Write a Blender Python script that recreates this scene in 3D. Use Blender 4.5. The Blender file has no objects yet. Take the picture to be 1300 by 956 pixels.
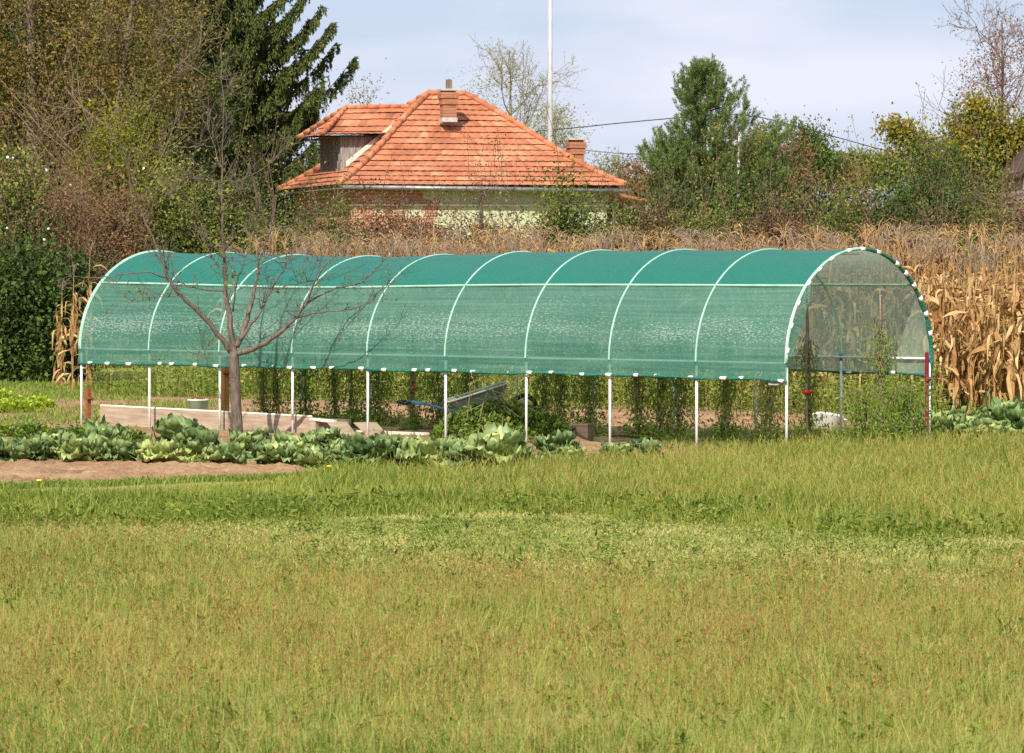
import bpy, math, random
import numpy as np
from mathutils import Vector, Matrix
from mathutils import noise as mnoise

scene = bpy.context.scene
COL = scene.collection
rng = np.random.default_rng(7)
random.seed(7)
R = math.radians
PI = math.pi
F = 4964.0      # focal length in photo pixels
EYE = 2.25
HZ = 334.0

def X(px, Y): return (px - 650.0) / F * Y
def Z(py, Y): return EYE - (py - HZ) / F * Y
def GY(py): return EYE * F / (py - HZ)
def gp(px, py):
    y = GY(py); return (X(px, y), y)

# ------------------------------------------------------------ mesh building
class MB:
    def __init__(s):
        s.V = []; s.Q = []; s.T = []; s.qa = []; s.ta = []; s.n = 0
    def quads(s, V, Q, a=0.5):
        V = np.asarray(V, float).reshape(-1, 3); Q = np.asarray(Q, int).reshape(-1, 4)
        s.V.append(V); s.Q.append(Q + s.n); s.n += len(V)
        s.qa.append(np.broadcast_to(np.asarray(a, float), (len(Q),)).copy())
    def tris(s, V, T, a=0.5):
        V = np.asarray(V, float).reshape(-1, 3); T = np.asarray(T, int).reshape(-1, 3)
        s.V.append(V); s.T.append(T + s.n); s.n += len(V)
        s.ta.append(np.broadcast_to(np.asarray(a, float), (len(T),)).copy())
    def mixed(s, V, Q, T, qa, ta):
        V = np.asarray(V, float).reshape(-1, 3); s.V.append(V)
        s.Q.append(np.asarray(Q, int).reshape(-1, 4) + s.n); s.T.append(np.asarray(T, int).reshape(-1, 3) + s.n)
        s.qa.append(np.asarray(qa, float)); s.ta.append(np.asarray(ta, float)); s.n += len(V)
    def box(s, c, d, rz=0.0, a=0.5, rx=0.0, ry=0.0):
        c = np.array(c, float); d = np.array(d, float) / 2
        P = np.array([[x, y, z] for x in (-1, 1) for y in (-1, 1) for z in (-1, 1)], float) * d
        M = np.array((Matrix.Rotation(rz, 3, 'Z') @ Matrix.Rotation(ry, 3, 'Y') @ Matrix.Rotation(rx, 3, 'X')))
        P = P @ M.T + c
        s.quads(P, [[0, 1, 3, 2], [4, 6, 7, 5], [0, 4, 5, 1], [2, 3, 7, 6], [0, 2, 6, 4], [1, 5, 7, 3]], a)
    def hexa(s, P, a=0.5):   # 4 bottom + 4 top points
        s.quads(P, [[0, 3, 2, 1], [4, 5, 6, 7], [0, 1, 5, 4], [1, 2, 6, 5], [2, 3, 7, 6], [3, 0, 4, 7]], a)
    def tube(s, pts, rad, sides=6, a=0.5, cap=True):
        pts = np.asarray(pts, float); n = len(pts)
        rad = np.broadcast_to(np.asarray(rad, float), (n,))
        T = np.gradient(pts, axis=0); T /= (np.linalg.norm(T, axis=1, keepdims=True) + 1e-9)
        m = T.mean(0); ref = np.array([0, 0, 1.0]) if abs(m[2]) < 0.8 * np.linalg.norm(m) + 1e-6 else np.array([1.0, 0.15, 0])
        U = np.cross(T, ref); U /= (np.linalg.norm(U, axis=1, keepdims=True) + 1e-9)
        W = np.cross(T, U)
        th = np.linspace(0, 2 * PI, sides, endpoint=False)
        ring = (np.cos(th)[None, :, None] * U[:, None, :] + np.sin(th)[None, :, None] * W[:, None, :]) * rad[:, None, None]
        V = (pts[:, None, :] + ring).reshape(-1, 3)
        i = np.arange(n - 1)[:, None] * sides; j = np.arange(sides)[None, :]; k = (j + 1) % sides
        Q = np.stack([i + j, i + k, i + sides + k, i + sides + j], -1).reshape(-1, 4)
        if cap:
            V = np.vstack([V, pts[0], pts[-1]]); c0 = n * sides; c1 = c0 + 1; b = (n - 1) * sides
            jj = np.arange(sides); kk = (jj + 1) % sides
            Tt = np.vstack([np.stack([np.full(sides, c0), kk, jj], 1), np.stack([np.full(sides, c1), b + jj, b + kk], 1)])
            s.mixed(V, Q, Tt, np.full(len(Q), a), np.full(len(Tt), a))
        else: s.quads(V, Q, a)
    def lathe(s, prof, c=(0, 0, 0), sides=16, a=0.5, sx=1.0, sy=1.0):
        prof = np.asarray(prof, float); n = len(prof); th = np.linspace(0, 2 * PI, sides, endpoint=False)
        V = np.stack([prof[:, 0:1] * np.cos(th) * sx + c[0], prof[:, 0:1] * np.sin(th) * sy + c[1], np.repeat(prof[:, 1:2], sides, 1) + c[2]], -1).reshape(-1, 3)
        i = np.arange(n - 1)[:, None] * sides; j = np.arange(sides)[None, :]; k = (j + 1) % sides
        s.quads(V, np.stack([i + j, i + k, i + sides + k, i + sides + j], -1).reshape(-1, 4), a)
    def grid(s, P, a=0.5):   # P (n,m,3)
        P = np.asarray(P, float); n, m = P.shape[:2]
        i = np.arange(n - 1)[:, None] * m; j = np.arange(m - 1)[None, :]
        Q = np.stack([i + j, i + j + 1, i + m + j + 1, i + m + j], -1).reshape(-1, 4)
        s.quads(P.reshape(-1, 3), Q, a)
    def leaves(s, P, D, L, W, a, fold=0.25, up=None):
        """diamond leaves: base P, direction D, length L, width W"""
        P = np.asarray(P, float); n = len(P)
        if n == 0: return
        D = D / (np.linalg.norm(D, axis=1, keepdims=True) + 1e-9)
        rv = rng.normal(size=(n, 3)) if up is None else rng.normal(size=(n, 3)) * 0.45 + np.asarray(up, float)
        S = np.cross(D, rv); S /= (np.linalg.norm(S, axis=1, keepdims=True) + 1e-9)
        N = np.cross(S, D)
        L = np.broadcast_to(np.asarray(L, float), (n,))[:, None]; W = np.broadcast_to(np.asarray(W, float), (n,))[:, None]
        V = np.stack([P, P + D * L * .45 + S * W * .5 + N * W * fold, P + D * L, P + D * L * .45 - S * W * .5 + N * W * fold], 1).reshape(-1, 3)
        s.quads(V, np.arange(4 * n).reshape(-1, 4), a)
    def ribbon_blades(s, P, H, Wd, lean, a, curl=0.5):
        """grass blades: 5 verts, one quad and one tri each"""
        n = len(P); th = rng.uniform(0, 2 * PI, n); ph = rng.uniform(0, 2 * PI, n)
        S = np.stack([np.cos(th), np.sin(th), np.zeros(n)], 1) * (Wd / 2)[:, None]
        Dr = np.stack([np.cos(ph), np.sin(ph), np.zeros(n)], 1) * (lean * H)[:, None]
        up = np.array([0, 0, 1.0])
        M = P + Dr * 0.35 + up * (H * 0.55)[:, None]
        Tp = P + Dr + up * (H * (1 - curl * lean * .6))[:, None]
        V = np.stack([P - S, P + S, M + S * .75, M - S * .75, Tp], 1).reshape(-1, 3)
        b = np.arange(n) * 5
        s.mixed(V, np.stack([b, b + 1, b + 2, b + 3], 1), np.stack([b + 3, b + 2, b + 4], 1), a, a)
    def build(s, name, mat, parent=None, smooth=False, loc=None):
        V = np.vstack(s.V) if s.V else np.zeros((0, 3))
        Q = np.vstack(s.Q) if s.Q else np.zeros((0, 4), int); T = np.vstack(s.T) if s.T else np.zeros((0, 3), int)
        a = np.concatenate(s.qa + s.ta) if (s.qa or s.ta) else np.zeros(0)
        me = bpy.data.meshes.new(name)
        me.vertices.add(len(V)); me.vertices.foreach_set('co', V.astype(np.float32).ravel())
        nl = Q.size + T.size; me.loops.add(nl)
        me.loops.foreach_set('vertex_index', np.concatenate([Q.ravel(), T.ravel()]).astype(np.int32))
        npoly = len(Q) + len(T); me.polygons.add(npoly)
        st = np.concatenate([np.arange(len(Q)) * 4, Q.size + np.arange(len(T)) * 3]).astype(np.int32)
        me.polygons.foreach_set('loop_start', st)
        me.polygons.foreach_set('use_smooth', np.full(npoly, bool(smooth)))
        at = me.attributes.new('v', 'FLOAT', 'FACE'); at.data.foreach_set('value', a.astype(np.float32))
        me.update(calc_edges=True); me.validate()
        me.materials.append(mat)
        o = bpy.data.objects.new(name, me); COL.objects.link(o)
        if parent is not None: o.parent = parent
        if loc is not None: o.location = loc
        return o

def tag(o, label=None, cat=None, group=None, kind=None):
    if label: o['label'] = label
    if cat: o['category'] = cat
    if group: o['group'] = group
    if kind: o['kind'] = kind
    return o
def empty(name, loc=(0, 0, 0), rz=0.0, label=None, cat=None, group=None):
    o = bpy.data.objects.new(name, None); COL.objects.link(o); o.location = loc; o.rotation_euler = (0, 0, rz)
    o.empty_display_size = 0.1
    return tag(o, label, cat, group)
def copy_thing(src, loc, rz, sc=1.0, label=None, group=None):
    r = src.copy(); COL.objects.link(r); r.location = loc; r.rotation_euler = (0, 0, rz)
    r.scale = (sc, sc, sc) if not isinstance(sc, tuple) else sc
    if label: r['label'] = label
    if group: r['group'] = group
    for ch in kids(src):
        c = ch.copy(); COL.objects.link(c); c.parent = r
        for g in kids(ch):
            d = g.copy(); COL.objects.link(d); d.parent = c
    return r
KID = {}
def kids(o):
    if o.name not in KID: KID[o.name] = [c for c in bpy.data.objects if c.parent == o]
    return KID[o.name]

# ------------------------------------------------------------ materials
def srgb(r, g, b):
    f = lambda c: ((c / 255 + .055) / 1.055) ** 2.4 if c > 10 else c / 255 / 12.92
    return (f(r), f(g), f(b), 1)
def newmat(name):
    m = bpy.data.materials.new(name); m.use_nodes = True; nt = m.node_tree; nt.nodes.clear()
    out = nt.nodes.new('ShaderNodeOutputMaterial'); return m, nt, out
def ramp(nt, stops):
    r = nt.nodes.new('ShaderNodeValToRGB'); e = r.color_ramp.elements
    e[0].position, e[0].color = stops[0][0], stops[0][1]
    e[1].position, e[1].color = stops[-1][0], stops[-1][1]
    for p, c in stops[1:-1]:
        k = e.new(p); k.color = c
    return r
def noise_node(nt, scale, detail=4, rough=.55, coord='Object', vec=None, stretch=None):
    n = nt.nodes.new('ShaderNodeTexNoise'); n.inputs['Scale'].default_value = scale; n.inputs['Detail'].default_value = detail
    n.inputs['Roughness'].default_value = rough
    if vec is None:
        tc = nt.nodes.new('ShaderNodeTexCoord'); vec = tc.outputs[coord]
    if stretch:
        mp = nt.nodes.new('ShaderNodeMapping'); mp.inputs['Scale'].default_value = stretch
        nt.links.new(vec, mp.inputs['Vector']); vec = mp.outputs[0]
    nt.links.new(vec, n.inputs['Vector']); return n
def mathn(nt, op, a, b=None, c=None):
    m = nt.nodes.new('ShaderNodeMath'); m.operation = op
    for i, x in enumerate((a, b, c)):
        if x is None: continue
        if isinstance(x, (int, float)): m.inputs[i].default_value = x
        else: nt.links.new(x, m.inputs[i])
    return m.outputs[0]
def mixc(nt, fac, a, b, mode='MIX'):
    m = nt.nodes.new('ShaderNodeMix'); m.data_type = 'RGBA'; m.blend_type = mode
    for i, x in ((0, fac), (6, a), (7, b)):
        if isinstance(x, (int, float)): m.inputs[i].default_value = x
        elif isinstance(x, tuple): m.inputs[i].default_value = x
        else: nt.links.new(x, m.inputs[i])
    return m.outputs[2]
def leafmat(name, stops, transl=0.3, rough=0.6, spread=0.25, nscale=1.2, spec=0.25):
    """colour from the face attribute v plus a soft noise, with some translucency"""
    m, nt, out = newmat(name); L = nt.links
    at = nt.nodes.new('ShaderNodeAttribute'); at.attribute_name = 'v'
    tc = nt.nodes.new('ShaderNodeTexCoord')
    oi = nt.nodes.new('ShaderNodeObjectInfo')
    n = noise_node(nt, nscale, 3, vec=tc.outputs['Object'])
    x = mathn(nt, 'MULTIPLY_ADD', mathn(nt, 'SUBTRACT', n.outputs['Fac'], .5), spread * 2, at.outputs['Fac'])
    x = mathn(nt, 'MULTIPLY_ADD', mathn(nt, 'SUBTRACT', oi.outputs['Random'], .5), .12, x)
    r = ramp(nt, stops); L.new(x, r.inputs[0])
    b = nt.nodes.new('ShaderNodeBsdfPrincipled'); b.inputs['Roughness'].default_value = rough
    b.inputs['Specular IOR Level'].default_value = spec
    L.new(r.outputs[0], b.inputs['Base Color'])
    if transl > 0:
        t = nt.nodes.new('ShaderNodeBsdfTranslucent'); L.new(mixc(nt, 0.35, r.outputs[0], (.9, 1, .35, 1), 'MULTIPLY'), t.inputs['Color'])
        mx = nt.nodes.new('ShaderNodeMixShader'); mx.inputs[0].default_value = transl
        L.new(b.outputs[0], mx.inputs[1]); L.new(t.outputs[0], mx.inputs[2]); L.new(mx.outputs[0], out.inputs[0])
    else: L.new(b.outputs[0], out.inputs[0])
    return m
def plain(name, c1, c2, scale=8, rough=.6, metal=0, bump=0, bscale=40, stretch=None, detail=5, spec=.4):
    m, nt, out = newmat(name); L = nt.links
    n = noise_node(nt, scale, detail, stretch=stretch); r = ramp(nt, [(.3, c1), (.7, c2)]); L.new(n.outputs['Fac'], r.inputs[0])
    b = nt.nodes.new('ShaderNodeBsdfPrincipled'); b.inputs['Roughness'].default_value = rough; b.inputs['Metallic'].default_value = metal
    b.inputs['Specular IOR Level'].default_value = spec
    L.new(r.outputs[0], b.inputs['Base Color'])
    if bump:
        n2 = noise_node(nt, bscale, 4, stretch=stretch); bp = nt.nodes.new('ShaderNodeBump'); bp.inputs['Strength'].default_value = bump
        bp.inputs['Distance'].default_value = .02
        L.new(n2.outputs['Fac'], bp.inputs['Height']); L.new(bp.outputs[0], b.inputs['Normal'])
    L.new(b.outputs[0], out.inputs[0]); return m
c4 = lambda r, g, b: (r, g, b, 1)

M = {}
M['grass_tall'] = leafmat('tall_grass', [(0, c4(.07, .12, .012)), (.28, c4(.20, .27, .04)), (.56, c4(.38, .39, .10)), (.70, c4(.42, .30, .10)), (.84, c4(.33, .175, .055)), (1, c4(.20, .09, .035))], .3, spread=.12, nscale=.6)
M['grass_green'] = leafmat('green_grass', [(0, c4(.055, .12, .010)), (.36, c4(.235, .29, .045)), (.70, c4(.42, .39, .10)), (1, c4(.46, .33, .14))], .35, spread=.2, nscale=.5)
M['grass_mown'] = leafmat('mown_grass', [(0, c4(.09, .15, .02)), (.38, c4(.28, .32, .07)), (.72, c4(.50, .46, .17)), (1, c4(.52, .38, .2))], .25, spread=.3, nscale=.7)
M['weed'] = leafmat('weed_leaf', [(0, c4(.07, .12, .014)), (.5, c4(.17, .25, .035)), (.8, c4(.31, .36, .08)), (1, c4(.40, .31, .12))], .35, spread=.25, nscale=.8)
M['tomato'] = leafmat('tomato_leaf', [(0, c4(.11, .19, .022)), (.45, c4(.24, .35, .05)), (.7, c4(.40, .34, .10)), (1, c4(.44, .26, .13))], .5, spread=.2, nscale=2)
M['lettuce'] = leafmat('lettuce_leaf', [(0, c4(.22, .35, .03)), (.5, c4(.42, .52, .05)), (1, c4(.6, .62, .12))], .35)
M['celery'] = leafmat('celery_leaf', [(0, c4(.05, .13, .015)), (.6, c4(.13, .26, .03)), (.85, c4(.4, .45, .05)), (1, c4(.5, .42, .05))], .35)
M['cabbage'] = leafmat('cabbage_leaf', [(0, c4(.05, .105, .03)), (.3, c4(.155, .235, .08)), (.55, c4(.30, .385, .13)), (.8, c4(.50, .56, .18)), (1, c4(.62, .64, .26))], .22, rough=.45, spread=.22, nscale=9, spec=.4)
M['corn'] = leafmat('dry_corn', [(0, c4(.17, .08, .03)), (.3, c4(.36, .195, .08)), (.6, c4(.54, .345, .145)), (.85, c4(.68, .50, .26)), (.95, c4(.74, .58, .31)), (1, c4(.38, .46, .08))], .25, spread=.12, nscale=3)
M['tassel'] = leafmat('corn_tassel', [(0, c4(.22, .155, .105)), (1, c4(.42, .32, .225))], .2)
M['olive'] = leafmat('olive_leaf', [(0, c4(.03, .037, .006)), (.4, c4(.095, .095, .02)), (.7, c4(.22, .18, .04)), (1, c4(.30, .17, .055))], .2, spread=.3, nscale=.5)
M['dark'] = leafmat('dark_leaf', [(0, c4(.02, .04, .008)), (.5, c4(.05, .09, .018)), (1, c4(.11, .17, .03))], .2, spread=.25, nscale=.6)
M['mid'] = leafmat('green_leaf', [(0, c4(.03, .048, .007)), (.45, c4(.095, .135, .022)), (.75, c4(.22, .25, .05)), (1, c4(.32, .27, .07))], .2, spread=.3, nscale=.5)
M['yellow'] = leafmat('yellow_leaf', [(0, c4(.10, .13, .015)), (.5, c4(.25, .25, .03)), (.8, c4(.42, .34, .05)), (1, c4(.4, .2, .03))], .35, spread=.25, nscale=.6)
M['rusty'] = leafmat('russet_leaf', [(0, c4(.07, .035, .025)), (.4, c4(.17, .085, .05)), (.7, c4(.20, .16, .05)), (1, c4(.30, .13, .09))], .2, spread=.3, nscale=.6)
M['spruce'] = leafmat('spruce_needle', [(0, c4(.04, .06, .012)), (.5, c4(.085, .115, .022)), (1, c4(.17, .18, .05))], .12, rough=.7, spread=.2)
M['pine'] = leafmat('pine_needle', [(0, c4(.05, .08, .018)), (.5, c4(.13, .19, .05)), (1, c4(.28, .36, .12))], .22, rough=.6, spread=.2)
M['willow'] = leafmat('willow_leaf', [(0, c4(.15, .16, .05)), (1, c4(.36, .35, .12))], .3)
M['bark'] = plain('bark', c4(.10, .07, .05), c4(.24, .18, .14), 14, .85, bump=.5, stretch=(1, 1, .25))
M['cherrybark'] = plain('cherry_bark', c4(.06, .045, .034), c4(.20, .155, .12), 26, .7, bump=.6, bscale=60, stretch=(1.5, 1.5, .3))
M['palebark'] = plain('pale_bark', c4(.17, .14, .09), c4(.33, .27, .18), 10, .85)
M['redtwig'] = plain('russet_twig', c4(.10, .05, .035), c4(.22, .13, .09), 6, .8)
M['white_pipe'] = plain('white_pipe', c4(.66, .66, .64), c4(.82, .82, .8), 6, .35, detail=2)
M['pale_pipe'] = plain('net_covered_pipe', c4(.24, .44, .34), c4(.36, .56, .45), 5, .45)
M['white_clip'] = plain('white_clip', c4(.78, .78, .76), c4(.9, .9, .88), 5, .4)
M['blue_clip'] = plain('blue_joint', c4(.02, .15, .24), c4(.04, .22, .32), 8, .4)
M['hem'] = plain('net_hem', c4(.008, .085, .06), c4(.03, .20, .14), 30, .6, bump=.6, bscale=50)
M['redpaint'] = plain('red_paint', c4(.14, .012, .025), c4(.26, .03, .035), 18, .55)
M['rust'] = plain('rust', c4(.16, .045, .02), c4(.33, .10, .045), 22, .8)
M['wood'] = plain('pale_plank', c4(.27, .20, .14), c4(.46, .36, .26), 4, .8, bump=.25, bscale=12, stretch=(.25, 1, 5))
M['wood_edge'] = plain('pale_edge', c4(.7, .6, .48), c4(.82, .74, .62), 6, .8)
M['wood_dark'] = plain('weathered_board', c4(.18, .12, .085), c4(.32, .22, .16), 5, .85, stretch=(.25, 1, 4))
M['wood_orange'] = plain('orange_stake', c4(.32, .14, .03), c4(.5, .24, .07), 9, .8, stretch=(1, 1, .2))
M['bamboo'] = plain('cane', c4(.24, .15, .08), c4(.44, .3, .18), 12, .7)
M['greywood'] = plain('grey_boards', c4(.13, .12, .115), c4(.38, .35, .32), 5, .9, stretch=(4.5, 4.5, .35), bump=.4, bscale=7)
M['greentin'] = plain('galvanised_green', c4(.15, .21, .18), c4(.27, .33, .28), 9, .45, .3)
M['bluepipe'] = plain('blue_tube', c4(.03, .15, .26), c4(.09, .28, .42), 14, .4)
M['black'] = plain('black_plastic', c4(.008, .008, .008), c4(.03, .03, .03), 9, .4)
M['rubber'] = plain('rubber', c4(.012, .012, .012), c4(.03, .03, .028), 20, .8)
M['mint'] = plain('mint_plastic', c4(.40, .55, .42), c4(.55, .68, .54), 7, .45)
M['tub'] = plain('white_plastic', c4(.68, .68, .66), c4(.86, .86, .84), 5, .35)
M['tomato_red'] = plain('tomato_skin', c4(.5, .015, .01), c4(.62, .06, .02), 9, .25)
M['gutter'] = plain('zinc', c4(.14, .14, .14), c4(.30, .30, .30), 6, .45, .4)
M['concrete'] = plain('cement', c4(.34, .32, .29), c4(.55, .52, .48), 12, .9, bump=.3)
M['mast'] = plain('painted_mast', c4(.36, .36, .37), c4(.48, .48, .48), 3, .4)
M['wire'] = plain('wire', c4(.03, .03, .035), c4(.06, .06, .07), 5, .6)
M['birch'] = plain('birch_bark', c4(.16, .14, .12), c4(.85, .84, .8), 7, .7, stretch=(1, 1, 1.6))
M['darkroof'] = plain('dark_verge', c4(.05, .03, .025), c4(.12, .07, .05), 8, .9)
M['petal_y'] = plain('dandelion', c4(.75, .5, .01), c4(.85, .62, .02), 9, .6)
M['petal_w'] = plain('bindweed_petal', c4(.75, .75, .78), c4(.88, .88, .9), 9, .6)

def soil_mat():
    m, nt, out = newmat('soil'); L = nt.links
    n = noise_node(nt, 1.3, 6); n2 = noise_node(nt, 16, 6, .7); 
    x = mathn(nt, 'ADD', mathn(nt, 'MULTIPLY', n.outputs['Fac'], .5), mathn(nt, 'MULTIPLY', n2.outputs['Fac'], .5))
    r = ramp(nt, [(.32, c4(.14, .08, .04)), (.5, c4(.32, .195, .105)), (.68, c4(.47, .31, .185))]); L.new(x, r.inputs[0])
    b = nt.nodes.new('ShaderNodeBsdfPrincipled'); b.inputs['Roughness'].default_value = .95; b.inputs['Specular IOR Level'].default_value = .15
    L.new(r.outputs[0], b.inputs['Base Color'])
    n3 = noise_node(nt, 22, 5, .7); bp = nt.nodes.new('ShaderNodeBump'); bp.inputs['Strength'].default_value = .9; bp.inputs['Distance'].default_value = .03
    L.new(n3.outputs['Fac'], bp.inputs['Height']); L.new(bp.outputs[0], b.inputs['Normal']); L.new(b.outputs[0], out.inputs[0]); return m
M['soil'] = soil_mat()
def ground_mat():
    m, nt, out = newmat('turf'); L = nt.links
    n = noise_node(nt, .5, 5); n2 = noise_node(nt, 26, 5, .7)
    x = mathn(nt, 'ADD', mathn(nt, 'MULTIPLY', n.outputs['Fac'], .4), mathn(nt, 'MULTIPLY', n2.outputs['Fac'], .6))
    r = ramp(nt, [(.3, c4(.11, .13, .025)), (.48, c4(.24, .25, .055)), (.6, c4(.36, .32, .11)), (.75, c4(.42, .31, .16))]); L.new(x, r.inputs[0])
    b = nt.nodes.new('ShaderNodeBsdfPrincipled'); b.inputs['Roughness'].default_value = .95; b.inputs['Specular IOR Level'].default_value = .1
    L.new(r.outputs[0], b.inputs['Base Color'])
    bp = nt.nodes.new('ShaderNodeBump'); bp.inputs['Strength'].default_value = .8; bp.inputs['Distance'].default_value = .03
    L.new(n2.outputs['Fac'], bp.inputs['Height']); L.new(bp.outputs[0], b.inputs['Normal']); L.new(b.outputs[0], out.inputs[0]); return m
M['turf'] = ground_mat()

def tile_mat():
    m, nt, out = newmat('clay_tile'); L = nt.links
    at = nt.nodes.new('ShaderNodeAttribute'); at.attribute_name = 'v'
    n = noise_node(nt, .8, 6, .6); n2 = noise_node(nt, 9, 4, .6)
    x = mathn(nt, 'ADD', mathn(nt, 'MULTIPLY', at.outputs['Fac'], .20), mathn(nt, 'ADD', mathn(nt, 'MULTIPLY', n.outputs['Fac'], .5), mathn(nt, 'MULTIPLY', n2.outputs['Fac'], .32)))
    r = ramp(nt, [(.30, c4(.18, .07, .04)), (.42, c4(.33, .12, .062)), (.54, c4(.45, .17, .085)), (.70, c4(.54, .30, .18))]); L.new(x, r.inputs[0])
    b = nt.nodes.new('ShaderNodeBsdfPrincipled'); b.inputs['Roughness'].default_value = .85; b.inputs['Specular IOR Level'].default_value = .2
    L.new(r.outputs[0], b.inputs['Base Color']); L.new(b.outputs[0], out.inputs[0]); return m
M['tile'] = tile_mat()
def brick_mat(name, c1, c2, mortar, fade=.5, sc=1.0):
    m, nt, out = newmat(name); L = nt.links
    tc = nt.nodes.new('ShaderNodeTexCoord'); sp = nt.nodes.new('ShaderNodeSeparateXYZ'); L.new(tc.outputs['Object'], sp.inputs[0])
    cb = nt.nodes.new('ShaderNodeCombineXYZ'); L.new(mathn(nt, 'ADD', sp.outputs[0], sp.outputs[1]), cb.inputs[0]); L.new(sp.outputs[2], cb.inputs[1])
    bt = nt.nodes.new('ShaderNodeTexBrick'); L.new(cb.outputs[0], bt.inputs['Vector']); bt.inputs['Scale'].default_value = 1
    bt.inputs['Brick Width'].default_value = .26 * sc; bt.inputs['Row Height'].default_value = .085 * sc; bt.inputs['Mortar Size'].default_value = .01
    bt.inputs['Color1'].default_value = c1; bt.inputs['Color2'].default_value = c2; bt.inputs['Mortar'].default_value = mortar
    n = noise_node(nt, 6, 4)
    col = mixc(nt, mathn(nt, 'MULTIPLY', n.outputs['Fac'], fade * .6), bt.outputs['Color'], (.4, .28, .2, 1))
    b = nt.nodes.new('ShaderNodeBsdfPrincipled'); b.inputs['Roughness'].default_value = .9; L.new(col, b.inputs['Base Color'])
    bp = nt.nodes.new('ShaderNodeBump'); bp.inputs['Strength'].default_value = .6; bp.inputs['Distance'].default_value = .015; bp.invert = True
    L.new(bt.outputs['Fac'], bp.inputs['Height']); L.new(bp.outputs[0], b.inputs['Normal']); L.new(b.outputs[0], out.inputs[0]); return m
M['brick'] = brick_mat('chimney_brick', c4(.44, .13, .05), c4(.30, .08, .035), c4(.30, .2, .13), .55, )
M['palebrick'] = brick_mat('pale_brick', c4(.38, .28, .22), c4(.30, .2, .15), c4(.42, .38, .34))
def wall_mat():
    m, nt, out = newmat('house_plaster'); L = nt.links
    tc = nt.nodes.new('ShaderNodeTexCoord'); sp = nt.nodes.new('ShaderNodeSeparateXYZ'); L.new(tc.outputs['Object'], sp.inputs[0])
    n = noise_node(nt, 1.6, 6, .65); n2 = noise_node(nt, 5, 6, .6)
    plas = ramp(nt, [(.3, c4(.40, .43, .26)), (.55, c4(.50, .53, .34)), (.8, c4(.58, .58, .42))]); L.new(n2.outputs['Fac'], plas.inputs[0])
    cb = nt.nodes.new('ShaderNodeCombineXYZ'); L.new(sp.outputs[0], cb.inputs[0]); L.new(sp.outputs[2], cb.inputs[1])
    bt = nt.nodes.new('ShaderNodeTexBrick'); L.new(cb.outputs[0], bt.inputs['Vector']); bt.inputs['Scale'].default_value = 1
    bt.inputs['Brick Width'].default_value = .26; bt.inputs['Row Height'].default_value = .085; bt.inputs['Mortar Size'].default_value = .01
    bt.inputs['Color1'].default_value = c4(.50, .19, .10); bt.inputs['Color2'].default_value = c4(.38, .13, .07); bt.inputs['Mortar'].default_value = c4(.5, .4, .3)
    # brick shows where the plaster has fallen, on the left half of the wall
    f = mathn(nt, 'ADD', mathn(nt, 'MULTIPLY', mathn(nt, 'SUBTRACT', 3.2, sp.outputs[0]), .22), mathn(nt, 'MULTIPLY', mathn(nt, 'SUBTRACT', n.outputs['Fac'], .5), 2.6))
    f = mathn(nt, 'GREATER_THAN', f, .1)
    col = mixc(nt, f, plas.outputs[0], bt.outputs['Color'])
    b = nt.nodes.new('ShaderNodeBsdfPrincipled'); b.inputs['Roughness'].default_value = .9; L.new(col, b.inputs['Base Color']); L.new(b.outputs[0], out.inputs[0]); return m
M['wall'] = wall_mat()
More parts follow.
